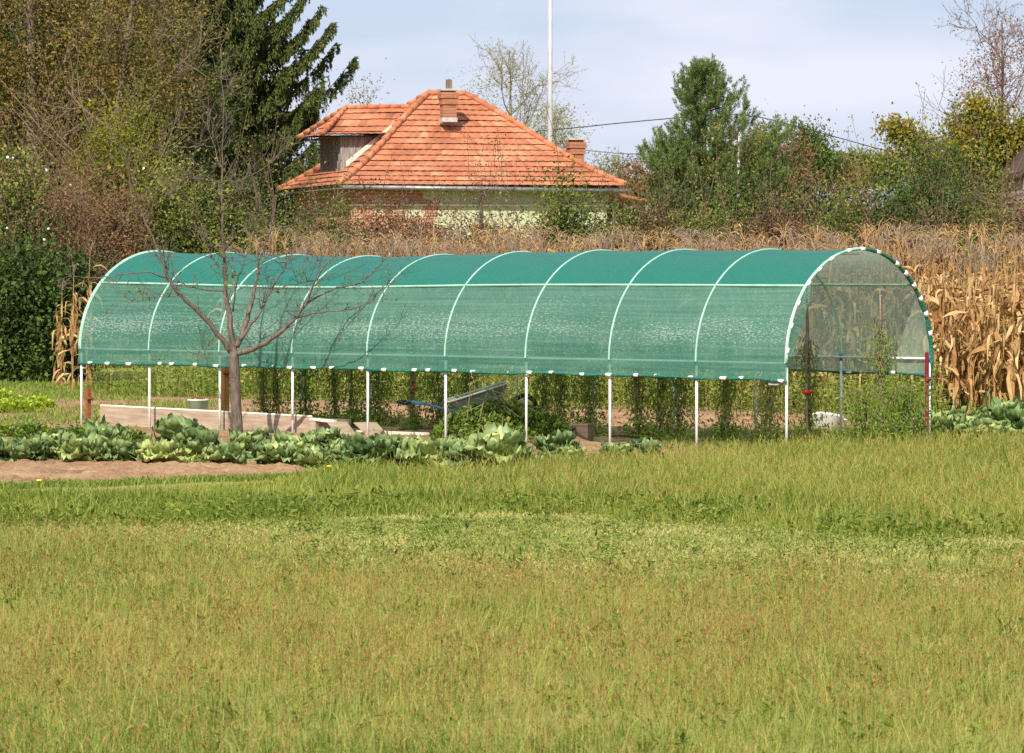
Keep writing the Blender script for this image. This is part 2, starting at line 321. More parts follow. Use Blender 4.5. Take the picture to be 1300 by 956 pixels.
def net_mat():
    """woven shade net: real gaps between tapes let light through; the strip over the top is the denser one"""
    m, nt, out = newmat('shade_net'); L = nt.links
    at = nt.nodes.new('ShaderNodeAttribute'); at.attribute_name = 'v'
    uv = nt.nodes.new('ShaderNodeAttribute'); uv.attribute_name = 'net'
    band = noise_node(nt, 1, 3, .6, vec=uv.outputs['Vector'], stretch=(.30, 7, 1))
    fine = noise_node(nt, 1, 2, .8, vec=uv.outputs['Vector'], stretch=(20, 60, 1))
    wide = noise_node(nt, 1, 3, .5, vec=uv.outputs['Vector'], stretch=(.6, 1.6, 1))
    thread = noise_node(nt, 1, 1, .5, vec=uv.outputs['Vector'], stretch=(.5, 22, 1))
    a = mathn(nt, 'ADD', at.outputs['Fac'], mathn(nt, 'MULTIPLY', mathn(nt, 'SUBTRACT', band.outputs['Fac'], .5), .12))
    a = mathn(nt, 'ADD', a, mathn(nt, 'MULTIPLY', mathn(nt, 'SUBTRACT', fine.outputs['Fac'], .5), .5))
    a = mathn(nt, 'ADD', a, mathn(nt, 'MULTIPLY', mathn(nt, 'SUBTRACT', wide.outputs['Fac'], .5), .10))
    a = mathn(nt, 'MINIMUM', a, .985)
    col = ramp(nt, [(.25, c4(.075, .27, .20)), (.5, c4(.115, .33, .25)), (.75, c4(.17, .40, .31))]); L.new(thread.outputs['Fac'], col.inputs[0])
    colt = mixc(nt, mathn(nt, 'GREATER_THAN', at.outputs['Fac'], .85), col.outputs[0], (.025, .255, .20, 1))
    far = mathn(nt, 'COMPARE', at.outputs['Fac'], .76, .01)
    colf = mixc(nt, mathn(nt, 'MULTIPLY', far, .75), colt, (.40, .46, .36, 1))  # far half of the same net painted paler, for light coming through from behind
    # sun glints on the plastic tapes, painted into the colour as pale flecks
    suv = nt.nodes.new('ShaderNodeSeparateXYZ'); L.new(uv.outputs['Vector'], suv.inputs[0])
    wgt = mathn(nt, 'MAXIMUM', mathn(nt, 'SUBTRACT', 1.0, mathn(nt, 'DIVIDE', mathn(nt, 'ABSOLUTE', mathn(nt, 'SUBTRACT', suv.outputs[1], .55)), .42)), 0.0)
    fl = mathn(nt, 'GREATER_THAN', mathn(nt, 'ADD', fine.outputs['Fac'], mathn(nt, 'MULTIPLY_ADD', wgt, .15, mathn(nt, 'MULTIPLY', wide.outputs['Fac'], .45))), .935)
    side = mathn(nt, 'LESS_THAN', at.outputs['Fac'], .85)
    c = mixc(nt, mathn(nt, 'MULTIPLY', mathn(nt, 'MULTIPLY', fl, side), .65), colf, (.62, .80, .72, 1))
    d = nt.nodes.new('ShaderNodeBsdfPrincipled'); d.inputs['Roughness'].default_value = .38; d.inputs['Specular IOR Level'].default_value = .45; L.new(c, d.inputs['Base Color'])
    t = nt.nodes.new('ShaderNodeBsdfTranslucent'); L.new(c, t.inputs['Color'])
    mx = nt.nodes.new('ShaderNodeMixShader'); mx.inputs[0].default_value = .5; L.new(d.outputs[0], mx.inputs[1]); L.new(t.outputs[0], mx.inputs[2])
    tr = nt.nodes.new('ShaderNodeBsdfTransparent'); tr.inputs['Color'].default_value = (.93, 1, .96, 1)
    mm = nt.nodes.new('ShaderNodeMixShader'); L.new(a, mm.inputs[0]); L.new(tr.outputs[0], mm.inputs[1]); L.new(mx.outputs[0], mm.inputs[2])
    L.new(mm.outputs[0], out.inputs[0]); return m
M['net'] = net_mat()

# ------------------------------------------------------------ world, sun, camera
SUN = Vector((-0.30, -0.95, 0)).normalized(); EL = R(42)
SV = Vector((SUN.x * math.cos(EL), SUN.y * math.cos(EL), math.sin(EL)))
w = bpy.data.worlds.new("World"); scene.world = w; w.use_nodes = True; nt = w.node_tree; nt.nodes.clear()
wo = nt.nodes.new('ShaderNodeOutputWorld'); bg = nt.nodes.new('ShaderNodeBackground'); bg.inputs['Strength'].default_value = .095
sky = nt.nodes.new('ShaderNodeTexSky'); sky.sky_type = 'NISHITA'; sky.sun_disc = False; sky.sun_elevation = EL
sky.sun_rotation = math.atan2(SUN.x, SUN.y); sky.air_density = 1.0; sky.dust_density = 1.5; sky.ozone_density = 1.5
tc = nt.nodes.new('ShaderNodeTexCoord')
n1 = noise_node(nt, 1, 5, .5, vec=tc.outputs['Generated'], stretch=(9, 9, 34))
n2 = noise_node(nt, 1, 3, .5, vec=tc.outputs['Generated'], stretch=(2.5, 2.5, 9))
cf = ramp(nt, [(.43, c4(.0, .0, .0)), (.60, c4(1, 1, 1))])
nt.links.new(mathn(nt, 'ADD', mathn(nt, 'MULTIPLY', n1.outputs['Fac'], .6), mathn(nt, 'MULTIPLY', n2.outputs['Fac'], .4)), cf.inputs[0])
SKYC = (6.7, 6.9, 7.9, 1)
skm = mixc(nt, cf.outputs[0], mixc(nt, .85, sky.outputs[0], (4.9, 5.7, 7.3, 1)), SKYC)
nt.links.new(skm, bg.inputs[0]); nt.links.new(bg.outputs[0], wo.inputs[0])

sl = bpy.data.lights.new('sun', 'SUN'); sl.energy = 4.9; sl.angle = R(.5); sl.color = (1, .915, .79)
so = bpy.data.objects.new('sun', sl); COL.objects.link(so); so.rotation_euler = (-SV).to_track_quat('-Z', 'Y').to_euler(); so.location = (-20, -30, 40)

cam = bpy.data.cameras.new('camera'); co = bpy.data.objects.new('camera', cam); COL.objects.link(co); scene.camera = co
co.location = (0, 0, EYE); co.rotation_euler = (R(90), 0, 0)
cam.sensor_fit = 'HORIZONTAL'; cam.sensor_width = 36; cam.lens = F / 1300 * 36; cam.shift_y = -(478 - HZ) / 1300
cam.clip_start = .5; cam.clip_end = 3000
cam.dof.use_dof = True; cam.dof.focus_distance = 48; cam.dof.aperture_fstop = 14
vs = scene.view_settings; vs.view_transform = 'Standard'; vs.look = 'None'; vs.exposure = .42; vs.gamma = 1
scene.render.engine = 'CYCLES'; scene.cycles.max_bounces = 6; scene.cycles.transparent_max_bounces = 12
scene.cycles.diffuse_bounces = 3; scene.cycles.glossy_bounces = 2; scene.cycles.transmission_bounces = 3; scene.cycles.use_denoising = False; scene.cycles.sample_clamp_indirect = 4; scene.cycles.blur_glossy = 1

# ------------------------------------------------------------ ground
def fbm(x, y, s=1.0):
    return mnoise.noise(Vector((x * s, y * s, 0))) + .5 * mnoise.noise(Vector((x * s * 2.1, y * s * 2.1, 5)))
mb = MB(); mb.quads([(-600, -60, 0), (600, -60, 0), (600, 1400, 0), (-600, 1400, 0)], [[0, 1, 2, 3]])
tag(mb.build('ground', M['turf']), 'flat grassy ground under the whole garden and fields', 'ground', kind='structure')

# tunnel frame of reference: along A (right end -> left end), across B (near -> far)
N0 = np.array([3.19, 45.6, 0]); AX = np.array([-9.08, 7.75, 0]) / 9; LB = 3.0
BX = np.array([.645, .764, 0])
def tp(i, wd, h=0.0):  # hoop coordinate i, metres across, height
    return N0 + AX * i + BX * wd + np.array([0, 0, h])
def ti(px, wd):        # hoop coordinate whose point at that distance across shows at px
    k = (px - 650) / F; return (N0[0] + BX[0] * wd - k * (N0[1] + BX[1] * wd)) / (-AX[0] + k * AX[1])
def tw(x, y):
    r = (np.asarray(x) - N0[0], np.asarray(y) - N0[1]); det = AX[0] * BX[1] - AX[1] * BX[0]
    return (r[0] * BX[1] - r[1] * BX[0]) / det, (AX[0] * r[1] - AX[1] * r[0]) / det

def soil_sheet(name, edge_fn, x0, x1, nx, ny, label, amp=.03):
    """edge_fn(x) -> (y_near, y_far); lumpy sheet sunk at its rim"""
    P = np.zeros((nx, ny, 3))
    for i in range(nx):
        x = x0 + (x1 - x0) * i / (nx - 1); a, b = edge_fn(x)
        for j in range(ny):
            t = j / (ny - 1); y = a + (b - a) * t
            rim = min(1, 6 * min(t, 1 - t), 12 * min(i, nx - 1 - i) / nx)
            z = .006 + amp * rim * (.9 + fbm(x, y, 2.2) + .7 * fbm(x, y, 7) + .4 * random.random())
            P[i, j] = (x, y, max(z, .005 if rim > 0 else -.02))
    mb = MB(); mb.grid(P); return tag(mb.build(name, M['soil'], smooth=True), label, 'soil', kind='structure')
def e_bed(x):   # bare bed in front of the cabbages, tapering to the right
    t = (x + 7) / (7 - 1.9); n = .35 * fbm(x, 0, 1.1)
    return 38.7 + 2.8 * max(0, t) ** 2 + n, 44.3 - 2.4 * max(0, t) ** 3 + .25 * fbm(x, 9, 1.3)
soil_sheet('soil_bed', e_bed, -8.5, -1.9, 150, 60, 'bare brown soil bed in front of the cabbage row', .045)
def e_gard(x):
    near = 45.4 - .62 * (x - 3.0) * .9 if x < 3 else 45.2
    if x < -1: near = 43.2 + .2 * fbm(x, 3, 1)
    elif x < 1.2: near = 43.4 + (x + 1) * .6
    else: near = 44.9 + .25 * fbm(x, 3, 1.5)
    far = 62.5 - .86 * x * .75 + .4 * fbm(x, 3, .6)
    if x > 4.2: far = max(near + 1.0, far - (x - 4.2) * 6)
    return near, far
soil_sheet('soil', e_gard, -8.8, 7.0, 240, 260, 'brown dug garden soil under and behind the tunnel', .028)
# clods along the near edge of the tunnel
mb = MB()
def clod(x, y, s):
    th = rng.uniform(0, PI); 
    n = 7; prof = [(s * math.cos(a) * .9, s * .7 * math.sin(a)) for a in np.linspace(0, PI / 2, 4)]
    V = []; 
    for (r_, z_) in prof:
        for k in range(n):
            q = rng.uniform(.75, 1.2); V.append((x + r_ * q * math.cos(th + k * 2 * PI / n), y + r_ * q * math.sin(th + k * 2 * PI / n), z_ * q))
    i = np.arange(3)[:, None] * n; j = np.arange(n)[None, :]; k = (j + 1) % n
    mb.quads(V, np.stack([i + j, i + k, i + n + k, i + n + j], -1).reshape(-1, 4))
for _ in range(420):
    i = rng.uniform(-.3, 2.8); p = tp(i, rng.normal(-.35, .22)); clod(p[0], p[1], rng.uniform(.02, .075))
for _ in range(160):
    x, y = gp(rng.uniform(738, 768), rng.uniform(578, 590)); clod(x, y, rng.uniform(.03, .12))
for _ in range(2200):
    x, y = gp(rng.uniform(-60, 400), rng.uniform(590, 622))
    if e_bed(x)[0] + .2 < y < e_bed(x)[1]: clod(x, y, rng.uniform(.012, .04) * (1.7 if rng.uniform() < .06 else 1))
for _ in range(900):
    i = rng.uniform(0, 12); p = tp(i, rng.uniform(3.2, 8.5)); clod(p[0], p[1], rng.uniform(.02, .10))
tag(mb.build('soil_clods', M['soil'], smooth=False), 'lumps of dug brown soil scattered over the beds', 'soil', kind='stuff')

# ------------------------------------------------------------ grasses
def edge_Y(px):    # near edge of the uncut strip: photo rows at photo columns
    return GY(np.interp(px, [-300, 0, 300, 600, 700, 900, 1100, 1300, 1600], [664, 668, 668, 653, 655, 668, 682, 686, 692]))
def strip_far(px):
    return GY(np.interp(px, [-300, 0, 200, 415, 430, 640, 820, 1000, 1190, 1600], [632, 630, 622, 606, 600, 600, 590, 577, 569, 566]))
def scatter(n, y0, y1, margin=260):
    # uniform on the ground between two distances, inside a widened view
    u = rng.uniform(0, 1, n * 2); y = np.sqrt(y0 ** 2 + (y1 ** 2 - y0 ** 2) * u); px = rng.uniform(-margin, 1300 + margin, n * 2)
    return px[:n], y[:n], (px[:n] - 650) / F * y[:n]
def vfbm(x, y, s):
    return np.array([fbm(a, b, s) for a, b in zip(x, y)])
# coarse lookup noise (fast)
_g = {}
def lut(x, y, s, seed=0):
    key = (s, seed)
    if key not in _g:
        r = np.random.default_rng(seed + 11).uniform(-1, 1, (256, 256)); _g[key] = r
    r = _g[key]; u = np.asarray(x) * s + 1000; v = np.asarray(y) * s + 1000; i = np.floor(u).astype(int); j = np.floor(v).astype(int); fu = u - i; fv = v - j
    fu = fu * fu * (3 - 2 * fu); fv = fv * fv * (3 - 2 * fv); g = lambda a, b: r[a % 256, b % 256]
    return (g(i, j) * (1 - fu) + g(i + 1, j) * fu) * (1 - fv) + (g(i, j + 1) * (1 - fu) + g(i + 1, j + 1) * fu) * fv

def meadow_far(px): return GY(np.interp(px, [-200, 0, 250, 450, 650, 1000, 1300, 1500], [684, 688, 704, 730, 742, 742, 730, 724]))
def meadow():
    mb = MB()
    n = 290000; px, y, x = scatter(n, 16.5, 33.5, 120)
    gap = y - meadow_far(px) - 1.0 * lut(x, y, .9) - .5 * lut(x, y, 3, 44)
    keep = rng.uniform(size=n) < np.clip(.5 - gap / 2.4, .0, 1) * np.clip(.75 + .9 * lut(x, y, 1.6, 50) + .5 * lut(x, y, 6, 51), .22, 1); px, y, x, gap = px[keep], y[keep], x[keep], gap[keep]; n = len(x)
    lu = lut(x, y, .9, 1) * .6 + lut(x, y, 3.1, 2) * .4
    h = np.clip(rng.gamma(4, .020, n) * (1 + .5 * lu), .025, .28) * np.clip(.75 - gap / 5, .4, 1)
    a = np.clip(rng.beta(1.2, 1.6, n) * .74 + .16 * lut(x, y, .33, 60) + .12 * lut(x, y, 1.2, 3) + .08 * lut(x, y, 5, 45) + .04, 0, .80)
    mb.ribbon_blades(np.stack([x, y, np.zeros(n)], 1), h, rng.uniform(.0022, .0062, n), rng.uniform(.05, .95, n), a)
    # seed heads: little reddish spikelets on thin stalks
    k = 36000; px, y, x = scatter(k, 16.5, 33, 160)
    gap = y - meadow_far(px) - .8 * lut(x, y, .9)
    d = lut(x, y, .7, 4) + .6 * lut(x, y, 2.3, 5); keep = rng.uniform(size=k) < np.clip(.42 + .6 * d, .05, 1) * np.clip(.5 - gap / 3, 0, 1); x, y, gap = x[keep], y[keep], gap[keep]; k = len(x)
    h = rng.uniform(.12, .30, k) * np.clip(.8 - gap / 6, .5, 1); ln = rng.normal(size=(k, 2)) * .035
    base = np.stack([x, y, np.zeros(k)], 1); top = base + np.stack([ln[:, 0], ln[:, 1], h], 1)
    mb.ribbon_blades(base, h, np.full(k, .0028), np.full(k, .08), rng.uniform(.35, .65, k))
    tone = rng.uniform(.66, .98, k)
    for q in range(4):
        off = rng.normal(size=(k, 3)) * .003; D = np.stack([ln[:, 0] * 1.2, ln[:, 1] * 1.2, np.full(k, .07)], 1) + rng.normal(size=(k, 3)) * .013
        mb.leaves(top - D * .3 * q + off, D, rng.uniform(.02, .045, k), rng.uniform(.003, .0075, k), np.clip(tone + rng.normal(0, .06, k), .6, 1))
    # a few pale long straws
    k = 900; px, y, x = scatter(k, 17, 30, 160); h = rng.uniform(.22, .42, k)
    mb.ribbon_blades(np.stack([x, y, np.zeros(k)], 1), h, np.full(k, .004), rng.uniform(.2, 1.0, k), rng.uniform(.52, .62, k))
    c = 420; cp, cy, cx = scatter(c, 17, 34, 160); m = 16; x = np.repeat(cx, m) + rng.normal(0, .045, c * m); y = np.repeat(cy, m) + rng.normal(0, .045, c * m); z = rng.uniform(.01, .12, c * m)
    mb.leaves(np.stack([x, y, z], 1), rng.normal(size=(c * m, 3)) * np.array([1, 1, .6]) + np.array([0, 0, .3]), rng.uniform(.03, .08, c * m), rng.uniform(.012, .03, c * m), np.repeat(rng.uniform(0, .3, c), m) + rng.uniform(0, .1, c * m), up=(0, 0, 1))
    k = 1600; px, y, x = scatter(k, 17, 31, 160)
    mb.ribbon_blades(np.stack([x, y, np.zeros(k)], 1), rng.uniform(.05, .14, k), rng.uniform(.01, .02, k), rng.uniform(.3, 1.1, k), rng.uniform(.0, .2, k))
    return mb
def outer_grass():
    mb = MB(); n = 260000; y = np.sqrt(rng.uniform(13 ** 2, 52 ** 2, n)); x = rng.uniform(-1, 1, n) * (y * .131 + 7); px = 650 + F * x / y
    k = ((px < -110) | (px > 1410)) & (y < np.where(px < 0, 38, 46)); x, y = x[k], y[k]; n = len(x)
    mb.ribbon_blades(np.stack([x, y, np.zeros(n)], 1), rng.gamma(4, .02, n) * (1 + .5 * lut(x, y, 1.0, 80)), rng.uniform(.006, .013, n), rng.uniform(.1, .9, n), np.clip(rng.beta(1.3, 1.7, n) * .8 + .15 * lut(x, y, .5, 81), 0, .9)); return mb
tag(outer_grass().build('outer_grass', M['grass_tall']), 'rough grass of the meadow running on past both photo edges', 'grass', kind='stuff')
tag(meadow().build('meadow_grass', M['grass_tall']), 'uncut meadow grass with reddish seed heads in the foreground', 'grass', kind='stuff')

def mown():
    mb = MB(); n = 190000; px, y, x = scatter(n, 27, 37, 200)
    keep = (y < edge_Y(px) + .3) & (rng.uniform(size=n) < np.clip(.7 + .8 * lut(x, y, 1.3, 52) + .6 * lut(x, y, 5, 53), .15, 1)); px, y, x = px[keep], y[keep], x[keep]; n = len(x)
    a = np.clip(rng.beta(2, 2, n) * .8 + .22 * lut(x, y, .8, 7) + .12 * lut(x, y, 3, 8) + .08, 0, 1)
    mb.ribbon_blades(np.stack([x, y, np.zeros(n)], 1), rng.uniform(.015, .055, n), rng.uniform(.006, .012, n), rng.uniform(.3, 1.3, n), a)
    # flat clover-like leaves
    k = 30000; px, y, x = scatter(k, 28, 36, 200); keep = (y < edge_Y(px)) & (lut(x, y, 1.2, 9) > -.2); x, y = x[keep], y[keep]; k = len(x)
    mb.leaves(np.stack([x, y, rng.uniform(.01, .04, k)], 1), rng.normal(size=(k, 3)) * np.array([1, 1, .3]), rng.uniform(.02, .04, k), rng.uniform(.012, .022, k), rng.uniform(.1, .45, k), up=(0, 0, 1))
    return mb
tag(mown().build('mown_grass', M['grass_mown']), 'pale short mown grass strip across the lawn', 'grass', kind='stuff')

def strip():
    mb = MB(); n = 230000; px, y, x = scatter(n, 31.5, 50, 200)
    keep = (y > edge_Y(px) + .25 * lut(x, y, 1.5, 12)) & (y < strip_far(px) + .15 * lut(x, y, 2, 13)); px, y, x = px[keep], y[keep], x[keep]; n = len(x)
    left = np.clip((620 - px) / 300, 0, 1)
    h0 = np.where(px < 640, .13, .17) * (1 + .35 * lut(x, y, 1.1, 14) + .25 * lut(x, y, 4, 15))
    near = np.clip((y - edge_Y(px)) / .8, .45, 1)
    # shorter, yellower turf at the far side on the left, below the soil bed
    far_left = np.clip((y - 36.5) / 1.5, 0, 1) * np.clip((420 - px) / 80, 0, 1)
    h = np.clip(rng.gamma(8, 1 / 8, n) * h0 * near * (1 - .7 * far_left), .02, .36)
    a = np.clip(rng.beta(2, 2.4, n) * .75 + .12 * lut(x, y, 1.3, 16) + .18 * far_left + .10 * (1 - left), 0, 1)
    mb.ribbon_blades(np.stack([x, y, np.zeros(n)], 1), h, rng.uniform(.007, .013, n), rng.uniform(.1, .9, n), a)
    # broad-leaf weeds in the green band
    k = 26000; px, y, x = scatter(k, 31.5, 42, 200); keep = (y > edge_Y(px) - .05) & (y < edge_Y(px) + 2.2) & (lut(x, y, 1.4, 17) > -.1); x, y = x[keep], y[keep]; k = len(x)
    mb.leaves(np.stack([x, y, rng.uniform(.01, .16, k)], 1), rng.normal(size=(k, 3)) * np.array([1, 1, .6]), rng.uniform(.04, .11, k), rng.uniform(.018, .04, k), rng.uniform(0, .5, k), up=(0, 0, 1))
    return mb
tag(strip().build('grass_strip', M['grass_green']), 'taller green grass strip between the mown lawn and the garden', 'grass', kind='stuff')
# reddish seed heads over the right of the strip
mb = MB(); k = 20000; px, y, x = scatter(k, 32, 50, 200)
keep = (y > edge_Y(px) + .7) & (y < strip_far(px)) & (px > 430 + 300 * rng.uniform(size=k)); x, y = x[keep], y[keep]; k = len(x)
h = rng.uniform(.14, .30, k); base = np.stack([x, y, np.zeros(k)], 1)
mb.ribbon_blades(base, h, np.full(k, .004), np.full(k, .1), rng.uniform(.4, .6, k))
D = rng.normal(size=(k, 3)) * .25 + np.array([0, 0, 1.0]); mb.leaves(base + np.stack([np.zeros(k), np.zeros(k), h * .8], 1), D, rng.uniform(.035, .07, k), rng.uniform(.007, .012, k), rng.uniform(.66, .95, k))
tag(mb.build('seeding_grass', M['grass_tall']), 'brownish seeding grass heads over the strip before the tunnel', 'grass', kind='stuff')

def bed_fringe(mb):
    n = 9000; x = rng.uniform(-8.5, -1.8, n); en = np.array([e_bed(a)[0] for a in x]); y = en + rng.normal(0, .16, n) + .12 * lut(x, x * 0, 3, 61)
    mb.ribbon_blades(np.stack([x, y, np.zeros(n)], 1), rng.uniform(.03, .10, n), rng.uniform(.008, .016, n), rng.uniform(.2, 1.1, n), rng.uniform(.15, .9, n))
    n = 2500; x = rng.uniform(-8.5, -2.2, n); t = rng.uniform(0, 1, n); e2 = np.array([e_bed(a) for a in x]); y = e2[:, 0] * (1 - t) + e2[:, 1] * t; k = lut(x, y, 2.5, 62) > .45; x, y = x[k], y[k]; n = len(x)
    mb.ribbon_blades(np.stack([x, y, np.full(n, .02)], 1), rng.uniform(.02, .06, n), rng.uniform(.008, .016, n), rng.uniform(.4, 1.2, n), rng.uniform(.15, .9, n))
def weeds():
    mb = MB(); bed_fringe(mb)
    def patch(n, cond, hh, ww, a0, a1, lean=.6):
        i = rng.uniform(-5, 15, n); wd = rng.uniform(-3, 14, n); P = N0 + AX * i[:, None] + BX * wd[:, None]
        k = cond(i, wd, P) ; P = P[k]; m = len(P)
        mb.ribbon_blades(P, rng.gamma(6, 1 / 6, m) * hh * (1 + .4 * lut(P[:, 0], P[:, 1], 1.3, 21)), rng.uniform(ww * .6, ww * 1.3, m), rng.uniform(.1, lean, m), rng.uniform(a0, a1, m))
        return P
    # low green growth on the soil
    patch(90000, lambda i, w_, P: (w_ > 3.6) & (w_ < 9.5) & ((lut(P[:, 0], P[:, 1], .7, 22) > .32) | ((i < 3) & (w_ > 6))), .07, .018, .1, .7, 1.2)
    patch(60000, lambda i, w_, P: (w_ > .0) & (w_ < 3.4) & (i < 9.2) & (i > -.2) & (lut(P[:, 0], P[:, 1], .9, 23) > .1), .08, .018, .1, .8, 1.2)
    # tall band before the corn: leafy stems
    def stems(n, cond, hlo, hhi, lv, a0, a1, ll=.10, lw=.028):
        i = rng.uniform(-6, 16, n); wd = rng.uniform(-2, 14, n); P = N0 + AX * i[:, None] + BX * wd[:, None]
        k = cond(i, wd, P); P = P[k]; m = len(P); h = rng.uniform(hlo, hhi, m) * (1 + .3 * lut(P[:, 0], P[:, 1], .8, 24))
        pq = 650 + F * P[:, 0] / P[:, 1]; h = np.where((pq > 1016) & (pq < 1082) & (P[:, 1] < 52.5), np.minimum(h, .14), h)
        mb.ribbon_blades(P, h, np.full(m, .012), rng.uniform(.05, .3, m), rng.uniform(a0, a1, m))
        for q in range(lv):
            t = rng.uniform(.15, 1, m); D = rng.normal(size=(m, 3)) * np.array([1, 1, .5]) + np.array([0, 0, .25])
            mb.leaves(P + np.stack([rng.normal(0, .03, m), rng.normal(0, .03, m), h * t], 1), D, rng.uniform(ll * .5, ll * 1.3, m), rng.uniform(lw * .6, lw * 1.3, m), np.clip(rng.uniform(a0, a1, m) + .12 * lut(P[:, 0], P[:, 1], .6, 25), 0, 1))
    stems(16000, lambda i, w_, P: (w_ > 9.0 + .6 * lut(P[:, 0], P[:, 1], .5, 26)) & (w_ < 11.9) & (i > 1.6) & (650 + F * P[:, 0] / P[:, 1] < 1150 + 60 * rng.uniform(size=len(i))), .5, 1.0, 11, .05, .95)
    stems(4200, lambda i, w_, P: (w_ > 8.0) & (w_ < 11.9) & (650 + F * P[:, 0] / P[:, 1] > 1150) & (lut(P[:, 0], P[:, 1], .9, 70) > -.4), .06, .26, 8, .1, 1, .07, .02)
    stems(3500, lambda i, w_, P: (w_ > 9.0) & (w_ < 11.9) & (i > -1.5) & (i < 2) & (650 + F * P[:, 0] / P[:, 1] < 1185) & (rng.uniform(size=len(i)) < .3 + .2 * i), .15, .42, 11, .05, .95)
    stems(9000, lambda i, w_, P: (i > 9.3) & (w_ > 9.5) & (P[:, 1] > 68) , .45, .95, 11, .2, .95)
    # lush weeds at the open end of the tunnel on the right
    stems(5200, lambda i, w_, P: (i < 1.3 - .15 * w_) & (i > -1.7) & (w_ > .9) & (w_ < 5.0) & (P[:, 1] > 45.9) & (P[:, 1] < 55) & (650 + F * P[:, 0] / P[:, 1] < 1180), .12, .48, 13, .05, .8, .08, .022)
    stems(5200, lambda i, w_, P: (i < .9) & (i > -2.6) & (w_ > 4.5) & (w_ < 9.5) & (650 + F * P[:, 0] / P[:, 1] < 1185), .15, .5, 12, .1, .95, .09, .024)
    stems(2500, lambda i, w_, P: (i < .9) & (i > -5) & (w_ > 8.5) & (w_ < 11.7) & (P[:, 0] > 5.5), .08, .2, 9, .2, 1, .08, .02)
    # grass on the left between garden and weeds
    n = 45000; y = rng.uniform(51, 72, n); x = rng.uniform(-12, -4.5, n); i_, w_ = tw(x, y)
    k = (i_ > 9.3) & (lut(x, y, .6, 27) > -.35); x, y = x[k], y[k]; n = len(x)
    mb.ribbon_blades(np.stack([x, y, np.zeros(n)], 1), rng.uniform(.04, .16, n), rng.uniform(.012, .022, n), rng.uniform(.2, .9, n), rng.uniform(.2, .95, n))
    # low growth between the cabbages and at the foot of the soil bed
    n = 22000; px = rng.uniform(-150, 700, n); py = rng.uniform(560, 603, n); y = GY(py); x = (px - 650) / F * y
    k = (lut(x, y, 1.3, 28) > -.1) & ((py < 592) | (px > 330)); x, y = x[k], y[k]; n = len(x)
    mb.ribbon_blades(np.stack([x, y, np.zeros(n)], 1), rng.uniform(.03, .13, n), rng.uniform(.012, .022, n), rng.uniform(.3, 1.1, n), rng.uniform(.15, .75, n))
    n = 9000; px = rng.uniform(840, 1400, n); py = rng.uniform(548, 578, n); y = GY(py); x = (px - 650) / F * y
    k = ((px > 1010) & (px < 1150)) | (lut(x, y, 1.5, 29) > .1); x, y = x[k], y[k]; n = len(x)
    mb.ribbon_blades(np.stack([x, y, np.zeros(n)], 1), rng.uniform(.04, .2, n), rng.uniform(.010, .02, n), rng.uniform(.3, 1.1, n), rng.uniform(.15, .95, n))
    return mb
tag(weeds().build('weeds', M['weed']), 'green weeds growing through and behind the vegetable garden', 'weeds', kind='stuff')

# ------------------------------------------------------------ the net tunnel
JH = 1.08; RISE = 1.34
def sag(i): return -.075 * math.exp(-((i - 6) / 1.9) ** 2)
def arch(u, off=0.0):     # u 0..1 over the half-ellipse -> (across, height)
    a = PI * u; return 1.5 - (1.5 + off) * math.cos(a), JH + (RISE + off) * math.sin(a)
tun = empty('tunnel_greenhouse', tuple(N0), 0, 'long half-round garden tunnel of white pipes covered with green shade net', 'greenhouse')
def T(p): return np.array(p) - N0
def tl(i, wd, h): return T(tp(i, wd, h))
for i in range(10):
    s = sag(i); mb = MB()
    pts = []
    for u in np.linspace(0, 1, 33):
        a, h = arch(u, -.004); pts.append(tl(i, a, h + s * math.sin(PI * u)))
    mb.tube(pts, .0145, 8, cap=False)
    hp = mb.build('hoop', M['pale_pipe'] if i else M['white_pipe'], tun, True)
    for wd in (.022, LB - .022):
        lb = MB(); lb.tube([tl(i, wd, -.1), tl(i, wd, JH)], .0165, 10); lb.build('leg', M['white_pipe'], hp, True)
        jb = MB(); jb.tube([tl(i, wd, JH - .045), tl(i, wd, JH + .045)], .0205, 8)
        jb.build('joint', M['blue_clip'], hp, True)
for wd, h in ((.03, JH), (LB - .03, JH)):
    mb = MB(); mb.tube([tl(i, wd, h) for i in np.linspace(0, 9, 19)], .0145, 8); mb.build('purlin', M['white_pipe'], tun, True)
for u in (.235, .765):
    mb = MB(); pts = []
    for i in np.linspace(0, 9, 28):
        a, h = arch(u, .004); pts.append(tl(i, a, h + sag(i) * math.sin(PI * u)))
    mb.tube(pts, .0145, 8); mb.build('purlin', M['pale_pipe'], tun, True)
mb = MB(); mb.tube([tl(i, 1.5, JH + RISE - .06 + sag(i)) for i in np.linspace(0, 9, 28)], .0145, 8); mb.build('ridge_pipe', M['white_pipe'], tun, True)
